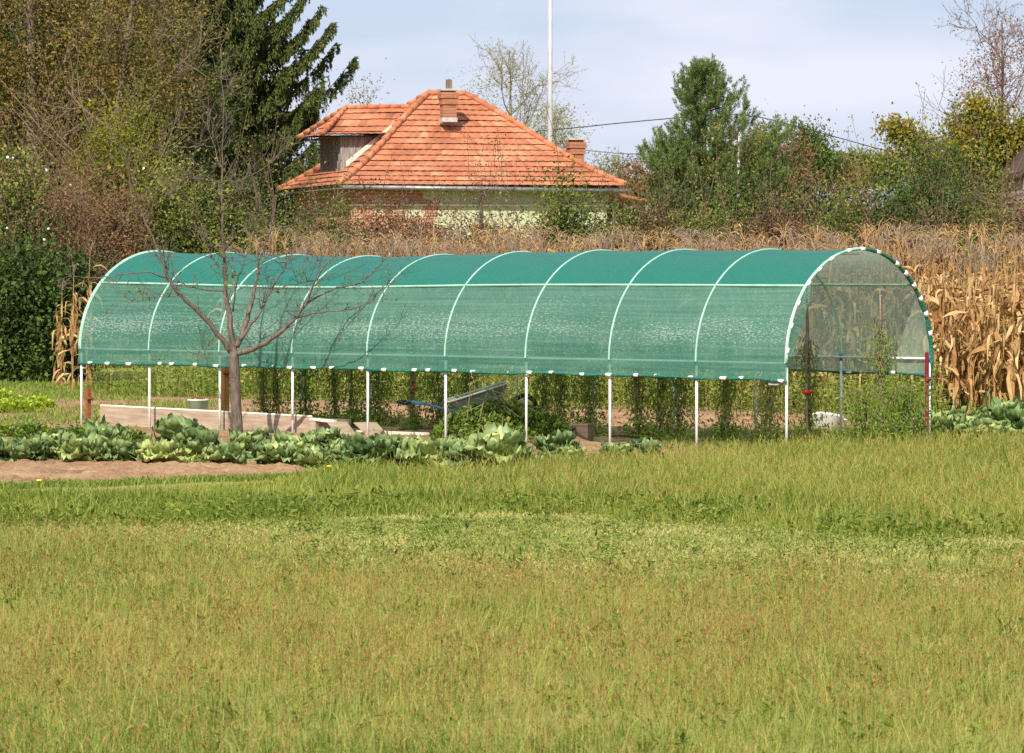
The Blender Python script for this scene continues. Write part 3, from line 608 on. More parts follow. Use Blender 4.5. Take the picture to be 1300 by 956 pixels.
# net cover
NI, NU = 145, 90; P = np.zeros((NI, NU, 3)); UVW = np.zeros((NI, NU, 3)); AA = np.zeros((NI - 1, NU - 1))
HEM = .90
prof = []
for wd_, h_ in [(0, HEM), (0, .95), (0, 1.02)]: prof.append((wd_, h_))
nu = NU - 6
for u in np.linspace(0, 1, nu): prof.append(arch(u, -.001))
for wd_, h_ in [(LB, 1.02), (LB, .95), (LB, HEM)]: prof.append((wd_, h_))
prof = np.array(prof); arc = np.concatenate([[0], np.cumsum(np.linalg.norm(np.diff(prof, axis=0), axis=1))])
for a in range(NI):
    i = -.02 + 9.04 * a / (NI - 1); between = abs(math.sin(PI * i)) 
    for b in range(NU):
        wd, h = prof[b]; u = (b - 3) / (nu - 1); top = math.sin(PI * min(1, max(0, u)))
        out = (.010 * mnoise.noise(Vector((i * 2.3, b * .13, 0))) + .005 * mnoise.noise(Vector((i * 9, b * .06, 2)))) * between
        tens = (-.019 + .010 * mnoise.noise(Vector((i * 1.1, b * .07, 4)))) * between * top                       # net pulled flat between hoops
        if 0 < u < 1:
            wd = 1.5 + (wd - 1.5) * (1 + (out + tens) / 1.5); h = JH + (h - JH) * (1 + (out + tens) / 1.4)
        h += sag(i) * top
        if b < 3 or b >= NU - 3:
            e = (3 - b) / 3 if b < 3 else (b - NU + 4) / 3
            h += e * (.006 * math.sin(i * 5.1) + .012 * mnoise.noise(Vector((i * 1.7, 3, 0))) - .03 * math.exp(-i * 3) - .02 * math.exp(-(9 - i) * 3))
            wd += (-1 if b < 3 else 1) * e * (.02 + .015 * math.sin(i * 11 + b))
        P[a, b] = tl(i, wd, h); UVW[a, b] = (i * 1.33, arc[b], 0)
for b in range(NU - 1):
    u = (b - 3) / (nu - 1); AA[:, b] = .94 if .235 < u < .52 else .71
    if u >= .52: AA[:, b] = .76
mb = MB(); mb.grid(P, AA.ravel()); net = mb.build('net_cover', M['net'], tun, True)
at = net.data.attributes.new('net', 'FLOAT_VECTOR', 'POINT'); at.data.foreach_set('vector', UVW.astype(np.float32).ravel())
# rolled hems along both long sides, white clips holding them
for side, b in ((-1, 0), (1, NU - 1)):
    mb = MB(); pts = P[:, b] + np.array([0, 0, -.004]); rad = .017 + .006 * np.sin(np.arange(NI) * .9) + .004 * rng.uniform(-1, 1, NI)
    mb.tube(pts, rad, 7); mb.build('hem', M['hem'], tun, True)
    nclip = 29 if side < 0 else 12
    for q in range(nclip):
        t = (q + .5 + rng.uniform(-.3, .3)) / nclip; p = P[int(t * (NI - 1)), b]
        mb = MB(); d = AX / np.linalg.norm(AX); L_ = rng.uniform(.028, .045)
        mb.tube([p - d * L_ - np.array([0, 0, .0]), p + d * L_], .021, 7, 1); mb.build('clip', M['white_clip'], tun, True)
# end hoops: net bunched round the pipe, clips along it
for end in (0, 9):
    mb = MB(); pts = []; rad = []
    for u in np.linspace(0, 1, 60):
        a, h = arch(u, .0); pts.append(tl(end + (-.012 if end == 0 else .012), a, h + sag(end))); 
        rad.append((.014 + .012 * max(0, u - .3) / .7 + .003 * math.sin(u * 70)) if end == 0 else .016)
    if end == 0: pts += [tl(0, LB + .005, 1.0), tl(0, LB + .01, .85), tl(0, LB + .005, .68)]; rad += [.032, .034, .018]
    rad = np.array(rad) + .004
    if end == 0:
        mb.tube(pts[:31], rad[:31] * .9, 8); mb.build('net_edge', M['pale_pipe'], tun, True); mb = MB(); mb.tube(pts[30:], rad[30:], 8); mb.build('net_edge', M['hem'], tun, True)
    else: mb.tube(pts, rad, 8); mb.build('net_edge', M['pale_pipe'], tun, True)
    if end == 0:
        for u in (.03, .10, .17, .24, .30, .36, .44, .50, .57, .66, .71, .76, .81, .86, .92):
            a, h = arch(u); a2, h2 = arch(min(1, u + .013)); mb = MB(); p = tl(-.02, a, h + sag(0)); q = tl(-.02, a2, h2 + sag(0))
            mb.tube([p - (q - p) * .2, q], .018 + .013 * u, 7); mb.build('clip', M['white_clip'], tun, True)
# drooping net gusset at the near front corner
G = np.zeros((14, 8, 3)); GU = np.zeros((14, 8, 3))
for a in range(14):
    u = .02 + .22 * a / 13; wd, h = arch(u)
    for b in range(8):
        t = b / 7; bulge = math.sin(PI * a / 13) * .16
        G[a, b] = tl(-.03 - .02 * t, wd + bulge * t + .01, h - .01 * t); GU[a, b] = (t * .2, a * .05, 0)
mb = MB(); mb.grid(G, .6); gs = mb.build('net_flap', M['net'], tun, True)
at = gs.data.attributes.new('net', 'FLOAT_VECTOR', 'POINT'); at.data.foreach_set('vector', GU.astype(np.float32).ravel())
mb = MB(); mb.box(tl(.12, .0, .86), (.14, .05, .07), rz=-.7); mb.build('torn_patch', M['concrete'], tun)

def post(name, p, h, wdt, mat, label, cat='post', rz=.7, lean=0.0, knob=False):
    o = empty(name, tuple(p), rz, label, cat)
    mb = MB(); mb.hexa([(-wdt / 2, -wdt / 2, -.15), (wdt / 2, -wdt / 2, -.15), (wdt / 2, wdt / 2, -.15), (-wdt / 2, wdt / 2, -.15),
                        (-wdt / 2 + lean, -wdt / 2, h), (wdt / 2 + lean, -wdt / 2, h), (wdt / 2 + lean, wdt / 2, h - .02), (-wdt / 2 + lean, wdt / 2, h)])
    mb.build('shaft', mat, o)
    mb = MB()
    mb.box((lean / 2 - .0, -wdt / 2 - .012, h * .72), (wdt * 1.5, .024, .05)); mb.tube([(-wdt, -wdt / 2 - .03, h * .72), (wdt, -wdt / 2 - .03, h * .72)], .012, 6)
    mb.build('clamp', M['rust'], o); return o
post('anchor_post', tp(.012, .05), .93, .02, M['redpaint'], 'dark red post beside the near front leg of the tunnel')
post('anchor_post', tp(.0, LB - .08), 1.16, .034, M['redpaint'], 'dark red post beside the far front leg of the tunnel')
post('anchor_post', tp(8.93, .06), .56, .055, M['rust'], 'short rusty post beside the leftmost tunnel leg')
post('anchor_post', tp(8.9, LB - .1), .58, .06, M['rust'], 'short rusty stake beside the orange wooden post behind the tree')
post('wooden_post', tp(9.15, LB + .02), .95, .085, M['wood_orange'], 'orange brown wooden post standing left of the tree trunk')

# hose, canes, planks, tubs
mb = MB(); mb.tube([tp(i, 1.75 + .12 * math.sin(i * 1.9), .05 + .02 * math.sin(i * 5)) for i in np.linspace(.3, 8.5, 60)], .011, 6)
tag(mb.build('hose', M['black'], smooth=True), 'thin black hose running along the soil inside the tunnel', 'hose')

def cane(px, wd, h, mat, label, r=.012, lean=0):
    i = ti(px, wd); mb = MB(); p = tp(i, wd)
    mb.tube([p + np.array([lean * t + .006 * math.sin(t * 9), 0, h * t]) for t in np.linspace(-.05, 1, 9)], [r * (1.15 if q % 2 else 1) for q in range(9)], 7)
    return tag(mb.build('cane', mat, smooth=True), label, 'cane')
cane(1024, 1.6, 1.95, M['wood_dark'], 'dark tall cane inside the tunnel behind its near front leg', .014)
cane(1118, 2.2, 1.86, M['bamboo'], 'pale bamboo cane standing in the open end of the tunnel', .016)

# long plank box side
def plank(name, a, b, h0, h1, th, mat, parent=None, z0=0.0, label=None):
    a = np.array(a[:2]); b = np.array(b[:2]); d = (b - a) / np.linalg.norm(b - a); n = np.array([-d[1], d[0]]) * th
    mb = MB(); K = 12
    for k in range(K):
        t0, t1 = k / K, (k + 1) / K; p = a + (b - a) * t0; q = a + (b - a) * t1
    P4 = [(*a, z0), (*b, z0), (*(b + n), z0), (*(a + n), z0), (*a, z0 + h0), (*b, z0 + h1), (*(b + n), z0 + h1), (*(a + n), z0 + h0)]
    mb.hexa(P4); o = mb.build(name, mat, parent); return o
i0, i1 = 8.88, 5.82
bed = empty('raised_bed', (0, 0, 0), 0, 'long low plank sided garden bed on the left inside the tunnel', 'garden bed')
A0, A1 = tp(i0, .22), tp(i1, .12); B0, B1 = tp(i0, .95), tp(i1, .85)
bed.location = tuple(A0)
def loc(p): return np.array(p) - A0
plank('front_board', loc(A0), loc(A1), .30, .255, .028, M['wood'], bed)
plank('back_board', loc(B0), loc(B1), .24, .20, .028, M['wood'], bed)
plank('end_board', loc(A0 + BX * .03), loc(B0), .29, .24, .028, M['wood_dark'], bed)
mb = MB(); a_, b_ = loc(A0), loc(A1)
nrm = np.array([BX[0], BX[1], 0]) * .014
mb.tube([a_ + nrm + np.array([0, 0, .303]), b_ + nrm + np.array([0, 0, .258])], .016, 4); mb.build('top_rail', M['wood_edge'], bed)
# short box at its right end: two slanted boards round a dark opening
i2 = ti(446, .15)
bx = empty('wooden_box', tuple(tp(5.78, .1)), 0, 'short wooden box with slanted right end and dark front panel', 'box')
O = tp(5.78, .1)
def lb_(i, wd, h): return tp(i, wd, h) - O
iR = ti(440, .1); iT = ti(424, .1)
def slab(name, pts, th, mat):  # pts polygon of 4 in (i,h) at wd
    mb = MB(); f = [lb_(i, .1, h) for i, h in pts]; bk = [lb_(i, .1 + th, h) for i, h in pts]
    mb.hexa(f + bk); return mb.build(name, mat, bx)
slab('back_panel', [(5.74, 0), (iR + .02, 0), (iT, .20), (5.74, .22)], .0, M['wood_dark']) if False else None
mb = MB(); mb.hexa([lb_(5.74, .16, 0), lb_(iR, .16, 0), lb_(iR, .19, 0), lb_(5.74, .19, 0), lb_(5.74, .16, .21), lb_(iT + .02, .16, .19), lb_(iT + .02, .19, .19), lb_(5.74, .19, .21)]); mb.build('front_panel', M['wood_dark'], bx)
mb = MB(); mb.hexa([lb_(5.79, .06, .0), lb_(5.72, .06, .0), lb_(5.72, .2, .0), lb_(5.79, .2, .0), lb_(5.79, .06, .24), lb_(5.72, .06, .24), lb_(5.72, .2, .24), lb_(5.79, .2, .24)]); mb.build('left_batten', M['wood'], bx)
mb = MB(); mb.hexa([lb_(5.79, .05, .215), lb_(iT - .03, .05, .195), lb_(iT - .03, .11, .197), lb_(5.79, .11, .217), lb_(5.79, .05, .245), lb_(iT - .03, .05, .225), lb_(iT - .03, .11, .227), lb_(5.79, .11, .247)]); mb.build('lid_board', M['wood_edge'], bx)
mb = MB(); mb.hexa([lb_(iR + .06, .05, 0), lb_(iR - .02, .05, 0), lb_(iR - .02, .3, 0), lb_(iR + .06, .3, 0), lb_(iT + .06, .05, .2), lb_(iT - .03, .05, .2), lb_(iT - .03, .3, .2), lb_(iT + .06, .3, .2)]); mb.build('slanted_end', M['wood'], bx)
mb = MB(); mb.hexa([lb_(iR - .12, .35, 0), lb_(iR - .22, .35, 0), lb_(iR - .22, .6, 0), lb_(iR - .12, .6, 0), lb_(iT - .08, .35, .19), lb_(iT - .22, .35, .19), lb_(iT - .22, .6, .19), lb_(iT - .08, .6, .19)]); mb.build('rear_end', M['wood'], bx)
pl = plank('board', tp(ti(452, .8), .8), tp(ti(538, .6), .6), .055, .06, .16, M['wood_edge'], z0=.012)
tag(pl, 'pale board lying flat on the soil right of the wooden box', 'board')
mb = MB(); prof_t = [(.0, .0), (.135, .0), (.15, .24), (.165, .245), (.165, .27), (.15, .27), (.135, .05), (0, .045)]
p = tp(ti(252, 3.6), 3.6); bk = empty('bucket', tuple(p), 0, 'pale mint green tub standing behind the long plank', 'bucket')
mb.lathe(prof_t, sides=24, sx=1, sy=1); mb.build('shell', M['mint'], bk, True)
mb = MB()
for k in range(22): 
    th = rng.uniform(0, 2 * PI); r_ = rng.uniform(0, .11); mb.tube([(r_ * math.cos(th), r_ * math.sin(th), .2), (r_ * math.cos(th) + rng.normal(0, .03), r_ * math.sin(th), .285 + rng.uniform(-.03, .02))], .018, 5)
mb.build('contents', M['rust'], bk)
# white basin
p = gp(1048, 549); tb = empty('basin', (p[0], p[1], 0), .2, 'white plastic basin lying in the weeds behind the tunnel', 'basin')
mb = MB(); mb.lathe([(0, .02), (.17, .0), (.215, .2), (.235, .205), (.235, .23), (.2, .23), (.16, .03), (0, .03)], sides=28, sx=1.0, sy=.72); ob = mb.build('bowl', M['tub'], tb, True)
for sgn in (-1, 1):
    mb = MB(); mb.tube([(sgn * .225, -.06, .2), (sgn * .27, -.04, .195), (sgn * .27, .04, .195), (sgn * .225, .06, .2)], .011, 6); mb.build('handle', M['tub'], tb, True)
tb.rotation_euler = (R(-16), R(8), .2)

# wheelbarrow, tipped with its nose up
wb = empty('wheelbarrow', (0, 0, 0), 0, 'old grey green wheelbarrow with blue handles behind the vine heap', 'wheelbarrow')
WY = 51.2; wb.location = (X(615, WY), WY, .0); wb.rotation_euler = (0, R(-17), R(8)); wb.scale = (.92, .92, .92)
mb = MB()  # tray, local x to the nose
def ring(z, x0, x1, yw0, yw1): return [(x0, -yw0, z), (x1, -yw1, z), (x1, yw1, z), (x0, yw0, z)]
bo = ring(.33, -.16, .26, .17, .14); to = ring(.62, -.38, .50, .31, .29)
for k in range(4):
    a_, b_ = bo[k], bo[(k + 1) % 4]; c_, d_ = to[(k + 1) % 4], to[k]
    mb.quads([a_, b_, c_, d_], [[0, 1, 2, 3]])
    ctr = np.array([0.05, 0, .5]); inn = lambda q: tuple(np.array(q) * 1.0 + (ctr - np.array(q)) * .02)
    mb.quads([inn(a_), inn(b_), inn(c_), inn(d_)], [[3, 2, 1, 0]])
mb.quads(bo, [[0, 1, 2, 3]]); mb.build('tray', M['greentin'], wb)
mb = MB(); mb.tube([np.array(q) for q in (to + [to[0]])], .014, 6); mb.build('rim', M['wood_edge'], wb, True)
for s in (-1, 1):
    mb = MB(); mb.tube([(.62, s * .05, .2), (.3, s * .16, .28), (-.1, s * .22, .33), (-.45, s * .27, .53), (-.72, s * .3, .70), (-.9, s * .3, .77)], .018, 8); fr = mb.build('handle', M['bluepipe'], wb, True)
    g = MB(); g.tube([(-.9, s * .3, .77), (-1.03, s * .3, .80)], .023, 8); g.build('grip', M['black'], fr, True)
    mb = MB(); mb.tube([(-.12, s * .2, .31), (-.2, s * .23, .02), (-.02, s * .23, .02), (.02, s * .2, .3)], .014, 6); mb.build('leg', M['bluepipe'], wb, True)
whl = MB(); th = np.linspace(0, 2 * PI, 25); whl.tube([(.66 + .17 * math.cos(a), 0, .2 + .17 * math.sin(a)) for a in th], .035, 8, cap=False); wl = whl.build('wheel', M['rubber'], wb, True)
mb = MB(); mb.tube([(.66, -.06, .2), (.66, .06, .2)], .035, 10)
for a in range(5): mb.tube([(.66, 0, .2), (.66 + .15 * math.cos(a * 1.256), 0, .2 + .15 * math.sin(a * 1.256))], .01, 5)
mb.build('rim', M['bluepipe'], wl, True)

# heap of pulled bean vines
hp_loc = tp(ti(636, .75), .75); heap = empty('vine_heap', tuple(hp_loc), 0, 'heap of wilting green and yellow vines before the wheelbarrow', 'plant heap')
mb = MB(); n = 4600; th = rng.uniform(0, 2 * PI, n); rr = np.sqrt(rng.uniform(0, 1, n)); hh = .46 * (1 - rr ** 2) ** .7
P_ = np.stack([rr * np.cos(th) * .88, rr * np.sin(th) * .5, hh * rng.uniform(.55, 1.05, n) + rng.uniform(0, .05, n)], 1)
mb.leaves(P_, rng.normal(size=(n, 3)), rng.uniform(.05, .11, n), rng.uniform(.03, .06, n), np.clip(rng.beta(1.6, 1.6, n) * .9 + .1 * lut(P_[:, 0], P_[:, 1], 5, 31), 0, 1))
mb.build('foliage', M['weed'], heap)
mb = MB()
for k in range(70):
    a0 = rng.uniform(0, 2 * PI); r0 = rng.uniform(0, .7); p = np.array([r0 * math.cos(a0), r0 * math.sin(a0) * .6, .46 * (1 - r0 ** 2)]); d = rng.normal(size=3) * .12
    mb.tube([p, p + d + np.array([0, 0, .06]), p + d * 2.1], .005, 4)
mb.build('stems', M['palebark'], heap)

# block and plastic sheet
pb = tp(ti(741, .9), .9); mb = MB(); mb.box((0, 0, .12), (.19, .2, .23)); mb.box((-.02, .01, .238), (.24, .24, .02))
blk = mb.build('wood_block', M['wood_dark']); blk.location = tuple(pb); blk.rotation_euler = (0, 0, -.4); tag(blk, 'grey brown wooden block standing on the soil right of the vine heap', 'block')
G = np.zeros((16, 8, 3))
for a in range(16):
    for b in range(8):
        t = a / 15; G[a, b] = (-.52 + .52 * t, (b / 7 - .5) * .34, .012 + .21 * t ** 1.5 * (1 - .15 * math.sin(t * 9)) + .02 * math.sin(b * 1.3 + a) * t)
mb = MB(); mb.grid(G); sh = mb.build('plastic_sheet', M['black'], smooth=True); sh.location = tuple(pb + np.array([-.1, -.02, 0])); tag(sh, 'black plastic sheet draped down the left of the wooden block', 'sheet')

# ------------------------------------------------------------ tomato plants
def tomato(seed, h, wdt, dens, stake=True, brown=.5, fruit=0, label=''):
    global rng
    o = empty('tomato_plant', (0, 0, 0), 0, label, 'tomato plant', 'tomato plants tied up inside the tunnel')
    if stake:
        mb = MB(); mb.tube([(.012 * math.sin(t * 5 + seed), .01, h * 1.25 * t) for t in np.linspace(-.03, 1, 7)], .008, 5); mb.build('stake', M['wood_dark'], o, True)
    mb = MB(); stems = []
    for k in range(5):
        pts = [np.array([rng.normal(0, .03), rng.normal(0, .03), 0])]
        for q in range(7): pts.append(np.array([rng.normal(0, wdt * .35), rng.normal(0, wdt * .35), h * (q + 1) / 7]))
        stems.append(np.array(pts)); mb.tube(pts, np.linspace(.009, .004, 8), 5)
        for q in range(9):   # hanging side shoots
            b = pts[rng.integers(2, 8)]; d = rng.normal(size=3) * np.array([wdt, wdt, .05]); mb.tube([b, b + d * .6 + np.array([0, 0, .03]), b + d - np.array([0, 0, rng.uniform(.05, .2)])], .003, 4)
    mb.build('stems', M['wood_dark'] if brown > .5 else M['bark'], o)
    mb = MB(); n = int(950 * dens); st = stems; idx = rng.integers(0, 5, n); t = rng.uniform(.08, 1, n) ** .8
    S_ = np.stack(st); f = t * 7; a = np.floor(f).astype(int).clip(0, 6); B = S_[idx, a] * (1 - (f - a))[:, None] + S_[idx, a + 1] * (f - a)[:, None]
    clump = np.clip(lut(t * 9, idx * 1.7, 1.0, seed) * .9 + .85, .25, 2.0)
    kp = rng.uniform(size=n) < np.clip(clump * .8, .2, 1); B, clump, n = B[kp], clump[kp], int(kp.sum()); P_ = B + rng.normal(size=(n, 3)) * np.array([wdt, wdt, .05]) * clump[:, None]; P_[:, 2] = np.clip(P_[:, 2], .01, None)
    D = rng.normal(size=(n, 3)) * .5 + np.array([0, 0, -.75])
    mb.leaves(P_, D, rng.uniform(.035, .085, n), rng.uniform(.012, .034, n), np.clip(rng.beta(2, 2, n) * .6 + brown * .45, 0, 1), fold=.4)
    q_ = int(260 * dens * rng.uniform(.2, 1.6)); P2 = rng.normal(size=(q_, 3)) * np.array([wdt * 1.5, wdt * 1.5, .0]); P2[:, 2] = np.abs(rng.normal(0, .14, q_)) + .02
    mb.leaves(P2, rng.normal(size=(q_, 3)) + np.array([0, 0, .3]), rng.uniform(.04, .09, q_), rng.uniform(.015, .035, q_), rng.uniform(.05, .6, q_), fold=.3)
    mb.build('foliage', M['tomato'], o)
    for q in range(fruit):
        k = MB(); r_ = .032; k.lathe([(0, -.028), (.02, -.024), (.032, -.006), (.033, .01), (.022, .024), (0, .02)], sides=12)
        f_ = k.build('tomato', M['tomato_red'], o, True); f_.location = (rng.uniform(-.06, .06), -.13 - .03 * q, h * rng.uniform(.45, .8))
    return o
tp_specs = [ # px, across, height, width, density, brown, fruit, label
 (334, 2.2, 1.25, .055, .8, .65, 0, 'thin dried tomato vine just right of the bare tree trunk'),
 (350, 2.5, 1.1, .07, .7, .5, 0, 'sparse tomato vine between the tree trunk and the next tunnel leg'),
 (388, 2.2, 1.2, .12, 1.4, .15, 0, 'bushy green tomato plant right of the leg beside the long plank'),
 (425, 2.4, 1.2, .05, .7, .45, 0, 'narrow tomato plant above the slanted wooden box'),
 (447, 2.3, 1.2, .10, .9, .3, 0, 'loose green tomato plant just left of the fifth tunnel leg from left'),
 (480, 2.3, 1.2, .12, 1.5, .15, 0, 'dense green tomato plant right of the fifth tunnel leg from left'),
 (524, 2.0, 1.25, .045, .9, .75, 3, 'dark dried tomato plant with red fruits at the wheelbarrow handle'),
 (556, 2.5, 1.2, .13, 1.2, .2, 0, 'green tomato plant behind the leg left of the vine heap'),
 (592, 2.6, 1.2, .14, 1.3, .35, 0, 'green tomato plant behind the left rim of the wheelbarrow'),
 (690, 2.6, 1.2, .10, 1.0, .2, 0, 'green tomato plant just right of the wheelbarrow nose'),
 (712, 2.1, 1.2, .09, 1.3, .45, 0, 'drooping tomato plant above the black plastic sheet'),
 (748, 2.1, 1.2, .09, 1.5, .5, 0, 'leafy browning tomato plant above the wooden block'),
 (809, 2.0, 1.2, .05, 1.0, .75, 0, 'thin dark tomato plant right of the leg beside the wooden block'),
 (838, 2.1, 1.2, .12, 1.5, .3, 0, 'wide green tomato plant between two thin dark ones'),
 (862, 2.0, 1.2, .11, 1.6, .3, 0, 'thick tomato plant just left of the second tunnel leg from right'),
 (922, 2.0, 1.25, .065, 1.3, .75, 0, 'dark dried tomato vine midway between the two rightmost near legs'),
 (975, 1.7, 1.1, .12, 1.2, .85, 0, 'brown withered tomato plant just left of the near front leg'),
 (1026, 1.7, 1.3, .07, .8, .45, 3, 'tomato plant with red fruits tied to the dark cane'),
 (1118, 2.1, 1.55, .09, .8, .35, 0, 'tall sparse tomato plant climbing the pale bamboo cane'),
 (1098, 1.4, .7, .12, 1.3, .25, 0, 'sprawling tomato plant on the ground left of the bamboo cane'),
 (1150, 2.0, .75, .14, 1.6, .2, 0, 'broad green tomato plant inside the far front corner'),
]
for q, (px, wd, h, wt, dn, br, fr, lab) in enumerate(tp_specs):
    o = tomato(q, h, wt * rng.uniform(1.0, 1.5), dn * 1.05, h > 1, br, fr, lab); o.location = tuple(tp(ti(px, wd), wd))

# ------------------------------------------------------------ cabbages
def cab_leaf(mb, az, L, W, lift, curl, tilt, base=(0, 0, .05), a0=.3, ruf=.03):
    nu_, nv_ = 13, 11; P = np.zeros((nu_, nv_, 3)); vv = np.array([-1, -.86, -.66, -.42, -.14, 0, .14, .42, .66, .86, 1]) ; ph = rng.uniform(0, 6)
    for i in range(nu_):
        u = i / (nu_ - 1); wd = W * (math.sin(PI * (.10 + .78 * u)) ** .6) * (1 if u < .9 else 1 - 2.2 * (u - .9))
        r_ = L * (math.sin(u * lift) / lift if lift > .2 else u); z = L * (1 - math.cos(u * lift)) / max(lift, .2) + tilt * L * u - curl * L * u ** 3
        for j in range(nv_):
            v = vv[j]; e = abs(v) ** 2
            y = wd * v * (1 - .12 * e); zz = z + .45 * wd * e * (1 - u * .4) + ruf * abs(v) ** 1.5 * math.sin(u * 13 + v * 4 + ph) + ruf * .5 * math.sin(u * 23 + v * 9 + ph)
            rr = r_ + ruf * e * math.cos(u * 9 + ph)
            rr -= .30 * L * e * e * max(0, u - .5)
            P[i, j] = (rr, y, zz)
    ca, sa = math.cos(az), math.sin(az); Q = P.copy(); Q[..., 0] = P[..., 0] * ca - P[..., 1] * sa + base[0]; Q[..., 1] = P[..., 0] * sa + P[..., 1] * ca + base[1]; Q[..., 2] = np.maximum(P[..., 2] + base[2], .006)
    A = np.full((nu_ - 1, nv_ - 1), a0) + rng.uniform(-.05, .05, (nu_ - 1, nv_ - 1)); A[:, 4:6] += .25; A[::3, 1:4] += .06; A[::3, 6:9] += .06; A -= .08 * (np.arange(nu_ - 1)[:, None] < 3)
    mb.grid(Q, A.ravel())
def cabbage(seed, kind):
    o = empty('cabbage', (0, 0, 0))
    mb = MB(); n = 17
    for k in range(n):
        az = k * 2.4 + rng.uniform(-.3, .3); t = k / n
        cab_leaf(mb, az, rng.uniform(.28, .37) * (1 - .3 * t), rng.uniform(.14, .20) * (1 - .12 * t), rng.uniform(.2, .7) + .9 * t, rng.uniform(.1, .6) * (1 - .6 * t), .25 + .3 * t, (0, 0, .06 + .05 * t),
                 a0=rng.uniform(.12, .46) + (.2 if kind else 0), ruf=rng.uniform(.022, .05))
    for k in range(3):
        cab_leaf(mb, rng.uniform(0, 6), .33, .15, .1, .25, -.02, (0, 0, .05), a0=rng.uniform(.5, .9))
    mb.build('outer_leaves', M['cabbage'], o, True)
    mb = MB(); hs = rng.uniform(.085, .125)
    for k in range(7):
        az = k * 2.1 + rng.uniform(-.2, .2); P = np.zeros((7, 7, 3)); tl_ = rng.uniform(.0, .3)
        for i in range(7):
            for j in range(7):
                lat = -1.0 + 2.35 * i / 6; lon = (j / 6 - .5) * 2.2; rr = hs * (1 + .06 * k / 7 + .10 * abs(j - 3) / 3 * (i / 6) + .03 * math.sin(i * 2 + j * 3 + k))
                P[i, j] = (rr * math.cos(lat) * math.cos(lon), rr * math.cos(lat) * math.sin(lon), rr * math.sin(lat) * .85)
        ca, sa = math.cos(az), math.sin(az); Q = P.copy(); Q[..., 0] = P[..., 0] * ca - P[..., 1] * sa; Q[..., 1] = P[..., 0] * sa + P[..., 1] * ca; Q[..., 2] += .21
        mb.grid(Q, (rng.uniform(.55, .9) + rng.uniform(-.08, .08, 36)))
    mb.build('head', M['cabbage'], o, True); return o
protos = [cabbage(k, k % 3 == 1) for k in range(9)]
cab_specs = [ # px, base py, size, label
 (-28, 590, 1.0, 'cabbage cut by the left edge of the photo, front row'),
 (8, 588, 1.0, 'bluish green cabbage at the far left edge of the bed'),
 (38, 591, 1.05, 'cabbage with a pale head, second from the left photo edge'),
 (72, 584, .95, 'dark bluish cabbage below the leftmost tunnel leg, left side'),
 (103, 592, 1.1, 'large upright leaved cabbage right below the leftmost tunnel leg'),
 (135, 583, 1.0, 'cabbage with a yellowish head before the left end of the plank'),
 (160, 590, .9, 'low spreading pale cabbage left of the second tunnel leg'),
 (205, 594, 1.0, 'blue green cabbage in front of the second tunnel leg foot'),
 (228, 572, 1.0, 'cabbage behind the row, between second tunnel leg and third'),
 (252, 585, 1.1, 'large crinkled cabbage before the third tunnel leg'),
 (282, 594, 1.0, 'dark leaved cabbage just left of the bare tree trunk'),
 (318, 577, .85, 'small yellow green cabbage right beside the tree trunk'),
 (346, 596, 1.05, 'wide leaved cabbage at the tip of the bare soil bed'),
 (372, 590, .95, 'cabbage directly below the fourth tunnel leg'),
 (398, 597, .8, 'small cabbage with a round green head below the wooden box'),
 (412, 573, .95, 'cabbage standing close in front of the wooden box'),
 (440, 590, .9, 'cabbage right of the wooden box with a long pale outer leaf'),
 (468, 596, 1.15, 'tall pale headed cabbage below the fifth tunnel leg'),
 (500, 594, 1.05, 'blue green cabbage right of the tallest pale headed one'),
 (536, 598, 1.0, 'large cabbage left of the leg beside the vine heap'),
 (565, 596, 1.1, 'yellow green cabbage just before the sixth tunnel leg'),
 (596, 600, 1.0, 'cabbage in front of the left half of the vine heap'),
 (630, 600, 1.15, 'big open grey green cabbage in front of the vine heap'),
 (657, 588, .75, 'small pale cabbage at the foot of the seventh tunnel leg'),
 (706, 586, .85, 'dull green cabbage left of the heap of soil clods'),
 (728, 590, .6, 'small purplish cabbage touching the heap of soil clods'),
 (784, 590, .9, 'pale grey cabbage right of the soil clods, left of a pair'),
 (818, 590, .9, 'yellow hearted cabbage right of the soil clods, right of a pair'),
 (1164, 556, .85, 'cabbage inside the tunnel corner beside the far red post'),
 (1200, 556, .95, 'large leaved cabbage just right of the far front leg'),
 (1228, 560, .85, 'dark green cabbage before the corn, middle of the right cluster'),
 (1256, 563, .8, 'low cabbage with one big flat leaf before the corn'),
 (1280, 552, 1.1, 'tall pale cabbage before the corn near the right edge'),
 (1308, 560, 1.0, 'cabbage cut by the right edge of the photo'),
]
for q, (px, py, s, lab) in enumerate(cab_specs):
    x, y = gp(px, py); s *= rng.uniform(.86, 1.26) if px < 1100 else 1.35; pr = protos[q % 9]
    if q < 9: o = pr; o.location = (x, y, 0); o.rotation_euler = (0, 0, rng.uniform(0, 6)); o.scale = (s, s, s * .9)
    else: o = copy_thing(pr, (x, y, 0), rng.uniform(0, 6), (s, s, s * rng.uniform(.78, .98)))
    tag(o, lab, 'cabbage', 'cabbages growing along the bed')

